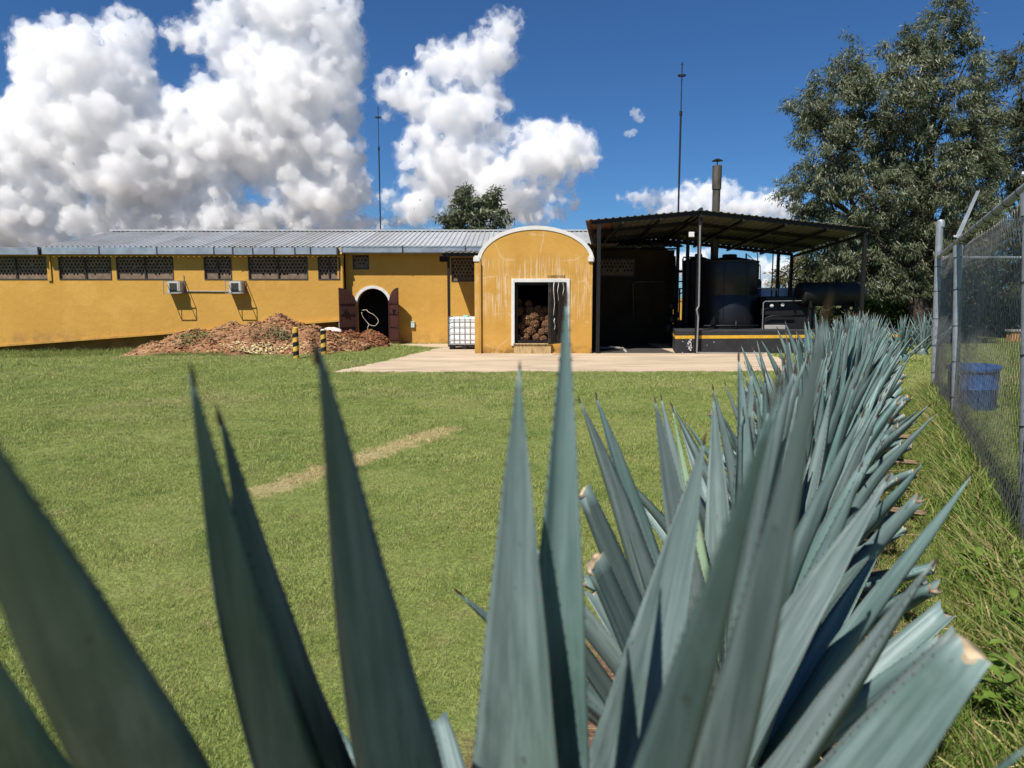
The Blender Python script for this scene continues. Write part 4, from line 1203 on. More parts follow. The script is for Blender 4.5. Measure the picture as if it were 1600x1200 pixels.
# debris: grey sheet and white sack
q = MB(); c = P(386, 547, 23.9)
for k in range(5):
    a = random.uniform(-.3, .3); q.bar((c.x - .25 + k * .1, c.y + .05 * k, .06 + .05 * k), (c.x + .15 + k * .1, c.y + .1 * k + .1, .16 + .05 * k), .12, .015, up=(0, -.6, 1))
tag(q.build('scrap_sheet', mat('grey_plastic', (.28, .30, .32), .5, .3, 6)), 'crumpled grey plastic scrap at the foot of the soil heap', 'scrap')
q = MB(); c = P(517, 515, 27.9); vs = []; fs = []
for j in range(7):
    for i in range(12):
        vs.append((c.x - .42 + .84 * i / 11, 27.8 + .35 * j / 6 + .02 * math.sin(i * 2.1), c.z - .08 + .16 * math.sin(PI * i / 11) ** .5 * math.sin(PI * (j + .3) / 7) + .02 * random.random()))
for j in range(6):
    for i in range(11): fs.append((j * 12 + i, j * 12 + i + 1, j * 12 + i + 13, j * 12 + i + 12))
q.add(vs, fs); sk = q.build('sack', mat('pale_sack', (.62, .52, .46), .9, .15, 6, .3, 30), smooth=True); sk.modifiers.new('solid', 'SOLIDIFY').thickness = .05
tag(sk, 'pale flat sack lying behind the red-brown heap', 'sack')

def bollard(px, ytop, ybase, Y, label):
    c = P(px, ybase, Y); g = float(ground_z(c.x, Y))
    o = thing('bollard', label, 'bollard', 'striped bollards by the soil heap', loc=(c.x, Y, g))
    H = P(px, ytop, Y).z - g; R = .088; n = 20; m = 60; q = MB(); vs = []; fs = []; mi = []
    for j in range(m + 1):
        for i in range(n):
            a = 2 * PI * i / n; vs.append((R * math.cos(a), R * math.sin(a), H * j / m - (.1 if j == 0 else 0)))
    for j in range(m):
        for i in range(n):
            fs.append((j * n + i, j * n + (i + 1) % n, (j + 1) * n + (i + 1) % n, (j + 1) * n + i))
            mi.append(1 if ((j / m * H / .27) - i / n * .55) % 1.0 < .5 else 0)
    q.v = vs; q.f = fs; q.mi = mi
    q.build('post', [m_rail, m_black], o, True)
    q = MB(); q.lathe([(R, H - .001), (R * .96, H + .015), (R * .5, H + .03), (.005, H + .032)], n=20); q.build('cap', m_white if px > 480 else m_rail, o, True)
bollard(463, 513, 563, 21.9, 'black and yellow spiral striped bollard standing left of the other, in front of the heap')
bollard(506, 516, 556, 23.6, 'black and yellow striped bollard with white top, half hidden by a blurred leaf')

# ------------------------------------------------------------------ chain-link fence
fn = thing('chain_link_fence', 'tall galvanised chain-link fence with angled barbed wire arms along the agaves', 'fence')
FZ = PZ(290, 5.09)
FP = [(2.5, 0), (5.09, 1), (10.28, 2), (13.7, 3)]
def fpt(Y, z): return Vector((float(fence_x(Y)), Y, z))
fdir = Vector((ROW_K, 1, 0)).normalized(); fnorm = Vector((fdir.y, -fdir.x, 0))
for Y, k in FP:
    last = k == 3
    bpx, tpx = {0: (None, None), 1: ((1584, 882), (1593, 290)), 2: ((1482, 672), (1488, 378)), 3: ((1443, 632), (1450, 412))}[k]
    lean = Vector((0, 0, 0))
    if bpx: lean = (P(*tpx, Y) - P(*bpx, Y)); lean = Vector((lean.x / lean.z, 0, 0))
    def fl(z): return fpt(Y, z) + lean * (z - FZ)
    b = fl(-.3)
    top = FZ + (.62 if last else -.03)
    R = .052 if not last else .062
    q = MB(); q.tube([b, fl(top)], R, 20); p = q.build('post', m_fpost, fn, 'auto')
    q = MB(); c = fl(FZ)
    if last:
        q.lathe([(R * 1.12, top - .1), (R * 1.12, top), (R * .8, top + .03), (.01, top + .04)], (c.x, c.y, 0), 20)
        q.build('cap', m_fpost, p, 'auto')
    else:
        q.lathe([(R * 1.08, FZ - .2), (R * 1.25, FZ - .08), (R * 1.25, FZ - .05)], (c.x, c.y, 0), 20); q.build('collar', m_fpost, p, 'auto')
        # folded steel arm that carries the barbed wire
        a0 = fpt(Y, FZ + .05); dv = (fnorm * .20 - fdir * .02 + Vector((0, 0, .62)))
        q = MB(); L = dv.length; d = dv.normalized(); s = fdir
        w = .075
        n_ = d.cross(s).normalized()
        vs = [a0 - s * w, a0 + s * w * .2 + n_ * .045, a0 + s * w, a0 - s * w * .75 + d * L, a0 + s * w * .2 + n_ * .03 + d * L, a0 + s * w * .75 + d * L]
        vs2 = [v + n_ * .006 for v in vs]
        q.add(vs + vs2, [(0, 1, 4, 3), (1, 2, 5, 4), (6, 9, 10, 7), (7, 10, 11, 8), (0, 3, 9, 6), (2, 8, 11, 5), (3, 4, 10, 9), (4, 5, 11, 10), (0, 6, 7, 1), (1, 7, 8, 2)])
        arm = q.build('barbed_wire_arm', mat('galvanised_arm', (.36, .40, .42), .5, .12, 8, metallic=.35), fn)
        q = MB(); q.tube([a0 - fnorm * .03 + Vector((0, 0, .03)), a0 - fnorm * .065 + Vector((0, 0, .03))], .018, 10); q.build('bolt', m_galv, arm)
    for z in (.45, .95, 1.45, 1.95, 2.4):
        c = fl(z)
        ring = [c + Vector((math.cos(a) * (R + .003), math.sin(a) * (R + .003), .006 * math.sin(a * 2))) for a in np.linspace(0, 2 * PI, 17)]
        q = MB(); q.tube(ring, .0045, 5, False); q.build('tie_wire', m_barb, p)
rails = [(2.5, 5.09), (5.09, 10.28), (10.28, 13.7)]
for a, b in rails:
    q = MB(); z1 = FZ + .02
    q.tube([fpt(a, z1), fpt(b, z1 if b < 13 else FZ - .02)], .034, 14); r_ = q.build('top_rail', m_fpost, fn, 'auto')
    for f in np.linspace(.08, .92, max(3, int((b - a) * 1.6))):
        Y = a + (b - a) * f; c = fpt(Y, z1)
        ring = [c + (fnorm * math.cos(t_) + Vector((0, 0, 1)) * math.sin(t_)) * .038 for t_ in np.linspace(0, 2 * PI, 13)]
        q = MB(); q.tube(ring, .004, 5, False); q.build('tie_wire', m_barb, r_)
E3 = fpt(13.7, 0); back_dir = Vector((1, .03, 0)).normalized()
BL = 9.0
q = MB(); q.tube([E3 + Vector((0, 0, FZ - .03)), E3 + back_dir * BL + Vector((0, 0, FZ - .03))], .03, 12); q.build('top_rail', m_fpost, fn, 'auto')
q = MB(); q.tube([E3 + back_dir * BL + Vector((0, 0, -.2)), E3 + back_dir * BL + Vector((0, 0, FZ + .1))], .05, 12); q.build('post', m_fpost, fn, 'auto')
def chain(A, B, z0, z1, name='mesh_panel', pitch=.068, wr=.0021, sides=4, sag=.02, seed=0):
    r = np.random.default_rng(seed)
    d = (B - A); L = d.length; d.normalize(); nrm = Vector((d.y, -d.x, 0)); q = MB()
    n = int(L / pitch); rows = int((z1 - z0) / pitch)
    off = nrm * .062
    def wob(u, z):
        return .012 * math.sin(u * .9 + 1.2 * z + seed) * math.sin(PI * min(1, max(0, u / L))) * (1 - z / 3) + .004 * math.sin(u * 2.1 + z * 3.3)
    for i in range(n):
        pts = []
        for j in range(rows + 1):
            right = (i + j) % 2
            u = i * pitch + (pitch * 1.05 if right else -.05 * pitch)
            z = z0 + j * pitch
            bulge = .003 if right else -.003
            pts.append(A + d * u + Vector((0, 0, z)) + off + nrm * (bulge + wob(u, z)))
        q.tube(pts, wr, sides, False)
    return tag(q.build(name, m_wire, fn, True), kind='stuff')
for k, (a, b) in enumerate(rails):
    chain(fpt(a, 0), fpt(b, 0), -.02, FZ + .02, seed=k, wr=.0021 if k < 2 else .0024, sides=4 if k < 2 else 3)
chain(E3, E3 + back_dir * BL, 0, FZ, pitch=.08, seed=5, wr=.0024, sides=3)
# barbed wire strands
for k, f in enumerate((.25, .6, .93)):
    q = MB()
    pts = []
    for Y in np.arange(2.5, 13.71, .3):
        base = fpt(Y, FZ + .05) + (fnorm * .20 + Vector((0, 0, .62))) * f * (1 if Y < 11 else max(.0, 1 - (Y - 11) / 6)) + Vector((0, 0, -.03 * math.sin((Y - 2.5) * 1.2)))
        pts.append(base)
    q.tube(pts, .0035, 4, False)
    for Y in np.arange(2.6, 13.6, .16):
        i = min(len(pts) - 2, int((Y - 2.5) / .3)); c = pts[i].lerp(pts[i + 1], (Y - 2.5) / .3 - i)
        dv = Vector((random.gauss(0, 1), random.gauss(0, 1), random.gauss(0, 1))).normalized() * .02
        q.tube([c - dv, c + dv], .002, 3, False)
    q.build('barbed_wire', m_barb, fn)

# blue tub behind the fence
c = P(1519, 628, 12.2); tub = thing('plastic_tub', 'blue plastic drum standing behind the chain-link fence', 'drum', loc=(c.x, 12.2, 0))
q = MB(); R = .38; Ht = PZ(572, 12.2)
q.lathe([(R * .86, 0), (R * .9, .04), (R * .95, Ht * .5), (R * .97, Ht * .52), (R * .94, Ht * .55), (R * .98, Ht * .88), (R * .94, Ht * .9), (R * .95, Ht), (R * .88, Ht), (R * .84, Ht * .1), (.01, Ht * .1)], n=40); q.build('body', m_blue, tub, 'auto')
q = MB(); q.lathe([(R * .95, Ht * .93), (R * 1.05, Ht * .94), (R * 1.05, Ht * 1.01), (R * .95, Ht * 1.02)], n=40); q.build('rim', m_blue, tub, 'auto')
tub.rotation_euler = (.04, -.05, 0)

# ------------------------------------------------------------------ agaves
def agave_mat(name, base, base2):
    M = bpy.data.materials.new(name); M.use_nodes = True
    t = NT(M.node_tree); bs = M.node_tree.nodes['Principled BSDF']
    ob = t.n('ShaderNodeTexCoord').outputs['Object']
    oi = t.n('ShaderNodeObjectInfo').outputs['Random']
    sh_ = t.v('ADD', ob, t.comb(t.m('MULTIPLY', oi, 31.0), 0.0, t.m('MULTIPLY', oi, 13.0)))
    n1 = t.noise(t.v('MULTIPLY', sh_, (55, 55, 1.4)), 1.0, 4, .6)
    n2 = t.noise(t.v('MULTIPLY', sh_, (7, 7, 3.2)), 1.0, 5, .6)
    c = t.mixc(t.ss(n1, .25, .75), base, base2)
    c = t.mixc(t.m('MULTIPLY', t.ss(n2, .45, .7), .55), c, tuple(.5 * (a + b) * f for a, b, f in zip(base, base2, (.62, .80, .66))))
    sc = t.noise(t.v('MULTIPLY', sh_, (30, 30, 18)), 1.0, 3, .6)
    c = t.mixc(t.m('MULTIPLY', t.ss(sc, .68, .75), .6), c, (.055, .06, .05))
    bl = t.noise(t.v('MULTIPLY', sh_, (18, 18, 6)), 1.0, 6, .7)
    c = t.mixc(t.m('MULTIPLY', t.ss(bl, .5, .72), .5), c, (.172, .235, .23))
    hs = t.n('ShaderNodeHueSaturation'); t.put(hs.inputs['Color'], c)
    t.put(hs.inputs['Value'], t.m('MULTIPLY_ADD', oi, .34, .83)); t.put(hs.inputs['Saturation'], t.m('MULTIPLY_ADD', t.m('FRACT', t.m('MULTIPLY', oi, 7.7)), .5, .7))
    t.put(bs.inputs['Base Color'], hs.outputs[0])
    bs.inputs['Roughness'].default_value = .48; bs.inputs['Specular IOR Level'].default_value = .38
    t.put(bs.inputs['Roughness'], t.m('MULTIPLY_ADD', n2, .25, .38))
    bp = t.n('ShaderNodeBump'); bp.inputs['Strength'].default_value = .25; bp.inputs['Distance'].default_value = .004
    t.put(bp.inputs['Height'], n1); t.put(bs.inputs['Normal'], bp.outputs[0])
    return M
m_leaf = agave_mat('agave_leaf', (.070, .118, .113), (.160, .230, .223))
m_leaf_y = agave_mat('young_agave_leaf', (.21, .30, .20), (.27, .36, .24))
m_spine = mat('agave_spine', (.055, .028, .018), .5, .3, 20, space='object')
m_cut = mat('dried_cut_leaf', (.36, .28, .18), .9, .4, 30, col2=(.16, .10, .06), c2scale=14, space='object')
m_dead = mat('withered_leaf', (.20, .14, .085), .9, .4, 6, .5, 30, stretch=(6, 6, 1), col2=(.32, .26, .18), c2scale=3, space='object')

def leaf_mesh(L, W, bow=.03, cut=None, seed=0, ns=18, chan=.22, teeth=True, twist=0.0, keel=0.0, sweep=(0.0, 0.0), q=6, sweep_p=4.0, t0=.45, tp=1.5):
    """fleshy channelled agave leaf growing along +Z, inner face towards +Y; cut = fraction left after trimming"""
    r = random.Random(seed)
    vs = []; fs = []; mi = []
    ring = 2 * q
    tmax = cut if cut else 1.0
    for k in range(ns + 1):
        t = tmax * (k / ns)
        if not cut and k == ns: t = .992
        if t < t0: w = W / 2 * (.66 + .34 * math.sin(PI / 2 * t / t0))
        else:
            s = (t - t0) / (1 - t0); w = W / 2 * max(.012, (1 - s ** tp))
        w *= 1 + .012 * math.sin(t * 37 + seed)
        th = W * (.26 * (1 - t) ** .8 + .045) * min(1, w / (W * .22) + .15)
        ch = w * (2 * chan) * (1 + .9 * t)
        yo = bow * 4 * t * (1 - t) + .004 * math.sin(t * 9 + seed)
        z = L * t
        ct, st = math.cos(twist * t), math.sin(twist * t)
        sx_, sy_ = sweep[0] * (1 - t) ** sweep_p, sweep[1] * (1 - t) ** sweep_p
        cp = 2 - .8 * keel
        for i in range(q + 1):
            x = -1 + 2 * i / q
            zz = z
            if cut and k == ns: zz += r.uniform(-.007, .007) + .022 * abs(x) - .010
            X, Y_ = w * x, yo + ch * abs(x) ** cp
            vs.append((X * ct - Y_ * st + sx_, X * st + Y_ * ct + sy_, zz))
        for i in range(q - 1, 0, -1):
            x = -1 + 2 * i / q
            zz = z + (r.uniform(-.01, .01) if cut and k == ns else 0)
            X, Y_ = w * x, yo + ch * abs(x) ** cp - th * ((1 - x * x) ** .8 * (1 - keel) + keel * 1.35 * (1 - abs(x)))
            vs.append((X * ct - Y_ * st + sx_, X * st + Y_ * ct + sy_, zz))
    for k in range(ns):
        for i in range(ring):
            j = (i + 1) % ring
            fs.append((k * ring + i, k * ring + j, (k + 1) * ring + j, (k + 1) * ring + i)); mi.append(1 if cut and k == ns - 1 and i < 0 else 0)
    o = ns * ring
    fs.append(tuple(o + i for i in range(ring))); mi.append(2 if cut else 1)
    if cut:
        for i in range(ring):       # dry rim just below the cut
            mi[(ns - 1) * ring + i] = 0
        # thin dried lip
        b0 = len(vs)
        top = [Vector(vs[o + i]) for i in range(ring)]
        cc = sum(top, Vector()) / ring
        low = [Vector(vs[o - ring + i]) for i in range(ring)]
        for i in range(ring):
            f = .007 / max(.02, (top[i] - low[i]).length)
            p = top[i].lerp(low[i], f); pc = p + (p - cc).normalized() * .0012
            vs.append(tuple(pc)); 
        for i in range(ring):
            vs.append(tuple(top[i] + (top[i] - cc).normalized() * .0012))
        for i in range(ring):
            j = (i + 1) % ring
            fs.append((b0 + i, b0 + j, b0 + ring + j, b0 + ring + i)); mi.append(2)
    else:
        # terminal spine
        tipz = L * .992; b0 = len(vs); rr = .0032
        t = .992
        y_ = bow * 4 * t * (1 - t)
        X, Y_ = 0, y_
        for k, (zz, f) in enumerate(((-.014, .9), (.0, .8), (.014, .05))):
            for i in range(5):
                a = 2 * PI * i / 5
                vs.append((X + rr * f * math.cos(a), Y_ + rr * f * math.sin(a), tipz + zz))
        for k in range(2):
            for i in range(5):
                fs.append((b0 + k * 5 + i, b0 + k * 5 + (i + 1) % 5, b0 + k * 5 + 5 + (i + 1) % 5, b0 + k * 5 + 5 + i)); mi.append(1)
    if teeth:
        nt = int(L * tmax / .022)
        for e in (0, q):
            for k in range(3, nt - 1):
                f = k / nt * ns; i0 = min(ns - 1, int(f)); a = Vector(vs[i0 * ring + e]); b = Vector(vs[(i0 + 1) * ring + e])
                p = a.lerp(b, f - i0); s = -1 if e == 0 else 1
                h = .0024 * r.uniform(.6, 1.3)
                b0 = len(vs)
                vs += [tuple(p + Vector((-.0006 * s, 0, -.0028))), tuple(p + Vector((s * h, .001, .002))), tuple(p + Vector((-.0006 * s, 0, .0028)))]
                fs.append((b0, b0 + 1, b0 + 2)); mi.append(1)
    me = bpy.data.meshes.new('leaf')
    me.from_pydata(vs, [], fs)
    for m in (m_leaf, m_spine, m_cut): me.materials.append(m)
    me.polygons.foreach_set('material_index', mi)
    me.polygons.foreach_set('use_smooth', [True] * len(me.polygons))
    me.update()
    return me

def frame(base, dirv, face):
    z = dirv.normalized(); y = (face - z * face.dot(z))
    if y.length < 1e-4: y = z.orthogonal()
    y.normalize(); x = y.cross(z)
    M = Matrix((x, y, z)).transposed().to_4x4(); M.translation = base
    return M

LV = {}
def leaf_variant(kind, i):
    key = (kind, i)
    if key not in LV:
        s = i * 7 + {'full': 0, 'cut': 100, 'young': 200}[kind]
        r = random.Random(s)
        if kind == 'full': LV[key] = leaf_mesh(1.0, r.uniform(.074, .096), r.uniform(-.015, .05), None, s, chan=r.uniform(.16, .30), twist=r.uniform(-.25, .25))
        elif kind == 'cut': LV[key] = leaf_mesh(1.0, r.uniform(.095, .115), r.uniform(0, .04), (.40, .50, .60, .70, .80)[i % 5], s, chan=r.uniform(.15, .25), twist=r.uniform(-.2, .2))
        else:
            LV[key] = leaf_mesh(1.0, .06, 0, None, s, chan=.35)
    return LV[key]

def rosette(root, c, rnd, n=40, size=1.36, lo=.06, hi=1.32, skip=None, trim=.8, low=None):
    """leaves spiral round the heart of one plant; trimmed ones end in a pale cut"""
    heart = MB(); heart.lathe([(.10, -.15), (.17, -.02), (.19, .12), (.13, .26), (.04, .34)], (0, 0, 0), 14)
    h = heart.build('heart', m_leaf, root, True)
    for k in range(n):
        f = (k + .5) / n
        az = k * 2.39996 + rnd.uniform(-.25, .25)
        th = lo + (hi - lo) * f ** 1.9 + rnd.uniform(-.07, .07)
        if skip and skip(az % (2 * PI), th): continue
        d = Vector((math.sin(th) * math.cos(az), math.sin(th) * math.sin(az), math.cos(th)))
        inward = Vector((-math.cos(az) * math.cos(th), -math.sin(az) * math.cos(th), math.sin(th)))
        L = size * (1.0 - .16 * (f - .35) ** 2 - .05 * rnd.random()) * (.86 if f < .12 else 1)
        kind = 'full'; vi = rnd.randrange(7)
        if trim < 2:                                         # clipped back on the fence side and the lawn side
            side = math.sin(th) * (math.cos(az) * .892 - math.sin(az) * .452)
            reach = .52 if side > 0 else .62
            fr = (reach + rnd.uniform(-.07, .07)) / (L * abs(side) + 1e-3)
            if fr < .88 and th > .38: kind = 'cut'; vi = max(0, min(4, int(round((fr - .40) / .10)))) + 5 * rnd.randrange(2)
        base = Vector((.10 * math.sin(th) * math.cos(az), .10 * math.sin(th) * math.sin(az), .30 - .26 * f))
        me = leaf_variant(kind, vi)
        o = link('leaf', me, root)
        roll = Matrix.Rotation(rnd.uniform(-.35, .35), 4, 'Z')
        M = frame(base, d, inward) @ roll
        sw_ = rnd.uniform(.9, 1.12)
        o.matrix_local = M @ Matrix.Diagonal((sw_ * size * .86, sw_ * size * .86, L, 1))
    # withered lowest leaves lying on the soil
    if trim < 2:
        for k in range(5):
            az = rnd.uniform(0, 2 * PI); th = rnd.uniform(1.42, 1.62)
            d = Vector((math.sin(th) * math.cos(az), math.sin(th) * math.sin(az), math.cos(th)))
            if ('dead', k % 3) not in LV:
                LV[('dead', k % 3)] = leaf_mesh(1.0, .06, -.05, (.45, .6, .7)[k % 3], 500 + k, chan=.4, teeth=False, twist=.8); LV[('dead', k % 3)].materials[0] = m_dead
            o = link('leaf', LV[('dead', k % 3)], root)
            o.matrix_local = frame(Vector((.1 * math.cos(az), .1 * math.sin(az), .12)), d, Vector((0, 0, 1))) @ Matrix.Diagonal((1, 1, rnd.uniform(.8, 1.1), 1))
            if k == 0: o['label'] = 'withered brown lower leaf'
    # rolled central spear
    o = link('leaf', leaf_variant('young', 0), root); o.matrix_local = Matrix.Translation((0, 0, .2)) @ Matrix.Rotation(rnd.uniform(0, 6), 4, 'Z') @ Matrix.Diagonal((1, 1, size * .9, 1))
    return root

ORD = ['second', 'third', 'fourth', 'fifth', 'sixth', 'seventh', 'eighth', 'ninth', 'tenth', 'eleventh', 'twelfth', 'thirteenth', 'fourteenth', 'fifteenth']
GRP = 'blue agaves planted in a row along the fence'
# the nearest plant, its leaves placed one by one
NB = Vector((.03, 1.45, .03))
near = thing('agave_plant', 'nearest blue agave, its big blurred leaves filling the foreground', 'agave', GRP, loc=NB)
hb = MB(); hb.lathe([(.10, -.15), (.18, -.02), (.20, .12), (.14, .26), (.05, .34)], (0, 0, 0), 14); hb.build('heart', m_leaf, near, True)
def near_leaf(tip, base, W, face, bow=.0, cut=None, chan=.25, twist=0.0, seed=0, keel=.0):
    b = NB + Vector(base); d = Vector(tip) - b; L = d.length
    me = leaf_mesh(L / (cut or 1.0), W, bow, cut, seed, 26, chan, True, twist, keel)
    o = link('leaf', me, near)
    o.matrix_local = Matrix.Translation(-NB) @ frame(b, d, Vector(face))
    return o
def fore_leaf(tip, low, W, face, chan=.3, keel=.0, seed=0, hb_=(0, 0, .2), twist=0.0):
    """a leaf that leans over the lens: straight from its tip to a point lower down, then curving in to the heart"""
    T = P(*tip); Q = P(*low); d = (Q - T); S = T + d * ((T.z - .22) / (T.z - Q.z))
    L = (T - S).length
    M = frame(S, T - S, Vector(face))
    off = M.to_3x3().inverted() @ (NB + Vector(hb_) - S)
    me = leaf_mesh(L, W, 0, None, seed, 34, chan, True, twist, keel, (off.x, off.y), 10, 3.0, .5, 1.18)
    o = link('leaf', me, near); o.matrix_local = Matrix.Translation(-NB) @ M
    return o
# (tip pixel and distance, lower pixel and distance, width, direction the inner face looks)
fore_leaf((-200, 400, .30), (135, 1200, .72), .128, (.40, .86, .36), .52, .9, 1, (-.16, -.05, .16))
fore_leaf((-240, 640, .32), (-60, 1230, .68), .120, (.40, .86, .36), .52, .9, 2, (-.17, -.08, .10))
fore_leaf((297, 563, .66), (392, 1200, .98), .094, (.50, .82, .30), .50, .9, 3, (-.12, -.08, .20))
fore_leaf((338, 630, .78), (448, 1200, 1.02), .104, (.10, .96, .25), .50, .9, 4, (-.10, -.05, .20))
fore_leaf((490, 524, .62), (562, 1200, .98), .142, (.20, .93, .34), .52, .95, 5, (-.06, -.10, .22))
fore_leaf((812, 563, 1.10), (812, 1200, 1.06), .160, (-.30, -1, .1), .13, 0, 6, (-.03, -.05, .24))
fore_leaf((886, 447, 1.12), (868, 1200, 1.10), .118, (-.05, -1, .1), .16, 0, 7, (.02, -.03, .24))
fore_leaf((1103, 674, 1.50), (990, 1200, 1.40), .165, (-.45, -.9, .2), .12, 0, 8, (.06, .04, .2))
fore_leaf((1224, 570, .40), (1070, 1200, .72), .086, (-.05, .95, .30), .52, .95, 9, (.10, -.12, .16))
fore_leaf((1300, 450, .56), (1168, 1200, .90), .086, (-.05, .95, .30), .52, .95, 10, (.13, -.08, .16))
near_leaf(P(1468, 868, 1.28), (.14, -.02, .06), .085, (-.75, -.1, .6), .0, seed=11, chan=.45)
near_leaf(P(1524, 1020, 1.02), (.13, -.06, .03), .165, (-.35, -.5, .8), .0, .86, .12, seed=12)
near_leaf(P(1508, 1000, 1.18), (.13, .0, .03), .125, (-.3, -.3, .9), .0, .86, .14, seed=13)
near_leaf(P(1625, 1140, .66), (.15, -.10, .02), .10, (-.4, .2, .9), .0, seed=14, chan=.2)
near_leaf(P(1394, 735, 1.65), (.12, .10, .10), .145, (-.6, -.6, .5), .03, seed=15, chan=.14)
# leaves turned away from or below the picture
for k, (az, th) in enumerate(((-1.9, 1.15), (-2.7, 1.1), (2.9, 1.2), (-.9, 1.2), (-1.4, 1.3), (2.4, .95), (1.9, 1.15), (.9, 1.1))):
    b = NB + Vector((.1 * math.cos(az), .1 * math.sin(az), .08)); d = Vector((math.sin(th) * math.cos(az), math.sin(th) * math.sin(az), math.cos(th)))
    near_leaf(b + d * .85, (.1 * math.cos(az), .1 * math.sin(az), .08), .105, (-math.cos(az), -math.sin(az), 1), .02, .7, .18, seed=30 + k)

# the second plant: some leaves set by eye, the rest a rosette
plants = []
Y = 2.35; k = 0
while Y < 14.2:
    plants.append(Y); Y += .93 + .04 * math.sin(k * 2.3); k += 1
for i, Yp in enumerate(plants):
    rnd = random.Random(40 + i)
    x = row_x(Yp) + rnd.uniform(-.06, .06) - (.02 if i == 0 else 0)
    g = float(ground_z(x, Yp))
    o = thing('agave_plant', '', 'agave', GRP, loc=(x, Yp, g - .04))
    if i == len(plants) - 1: o['label'] = 'last blue agave at the far end of the row by the fence corner'
    else: o['label'] = ORD[i] + ' blue agave from the camera in the row along the fence'
    size = rnd.uniform(1.28, 1.54) * (1.03 if i else 1.0)
    sk = None
    if i == 0:
        sk = lambda az, th: (2.0 < az < 4.6 and th < .62)
    if i == 1:
        sk = lambda az, th: (2.6 < az < 4.4 and th < .5 and False)
    rosette(o, (0, 0, 0), rnd, 42, size * rnd.uniform(.93, 1.03), .05, rnd.uniform(1.1, 1.3), sk, .86)
    if i == 0:
        C = Vector((x, Yp, g - .04))
        def set_leaf(tip, base, W, face, cut=None, chan=.2, bow=0.0, seed=0, m=None):
            b = C + Vector(base); d = Vector(tip) - b
            me = leaf_mesh(d.length / (cut or 1.0), W, bow, cut, seed, 22, chan)
            if m is not None: me.materials[0] = m
            q = link('leaf', me, o); q.matrix_local = Matrix.Translation(-C) @ frame(b, d, Vector(face))
        set_leaf(P(903, 618, 2.25), (-.10, .0, .22), .10, (.75, -.6, .2), seed=51, chan=.34)
        set_leaf(P(929, 610, 2.42), (-.08, .05, .22), .108, (.5, -.8, .2), seed=52, chan=.2)
        set_leaf(P(908, 772, 2.05), (-.12, -.06, .14), .095, (.8, -.5, .3), .78, .3, seed=53)
        set_leaf(P(925, 885, 1.98), (-.12, -.08, .10), .10, (.7, -.6, .4), .62, .2, seed=54)
        set_leaf(P(935, 870, 2.2), (-.10, -.02, .10), .10, (.7, -.6, .4), .66, .2, seed=55)
        set_leaf(P(880, 985, 2.1), (-.12, -.02, .03), .10, (.3, -.4, .9), .7, .15, seed=56)
        set_leaf(P(1022, 618, 2.5), (-.03, .02, .24), .105, (-.1, -1, 0), seed=57, chan=.15)
        set_leaf(P(1032, 614, 2.75), (-.02, .06, .26), .10, (.3, -1, 0), seed=58, chan=.15)
        set_leaf(P(1050, 632, 2.55), (0, .02, .25), .055, (.5, -1, 0), seed=59, chan=.3, m=m_leaf_y)
# a few agaves beside the platform under the tree
for k, (px, py, Y, s, lab) in enumerate(((1408, 566, 20.6, 1.15, 'small blue agave under the tree at the right end of the black platform'), (1440, 556, 22.5, 1.2, 'small blue agave behind the fence end post under the tree'), (1462, 540, 25, 1.2, 'shaded agave farthest right under the tree behind the fence mesh'))):
    p = ground_hit(px, py); o = thing('agave_plant', lab, 'agave', 'agaves under the tree', loc=(p.x, p.y, 0))
    rosette(o, (0, 0, 0), random.Random(90 + k), 26, s, .1, 1.1, None, 3.0)

# ------------------------------------------------------------------ trees and hedge
def leaves_mesh(name, pts, dirs, L, W, m, parent, seed):
    r = np.random.default_rng(seed); n = len(pts)
    d = dirs / np.linalg.norm(dirs, axis=1, keepdims=True)
    s = np.cross(d, r.normal(size=(n, 3))); s /= np.linalg.norm(s, axis=1, keepdims=True)
    l = (L * r.uniform(.65, 1.35, n))[:, None]; w = (W * r.uniform(.7, 1.3, n))[:, None]
    v = np.stack([pts, pts + d * l * .4 + s * w, pts + d * l, pts + d * l * .4 - s * w], 1).reshape(-1, 3)
    me = bpy.data.meshes.new(name)
    me.vertices.add(4 * n); me.vertices.foreach_set('co', v.ravel())
    me.loops.add(4 * n); me.loops.foreach_set('vertex_index', np.arange(4 * n))
    me.polygons.add(n); me.polygons.foreach_set('loop_start', np.arange(n) * 4); me.polygons.foreach_set('loop_total', np.full(n, 4))
    me.materials.append(m); me.update(calc_edges=True); me.validate()
    return tag(link(name, me, parent), kind='stuff')

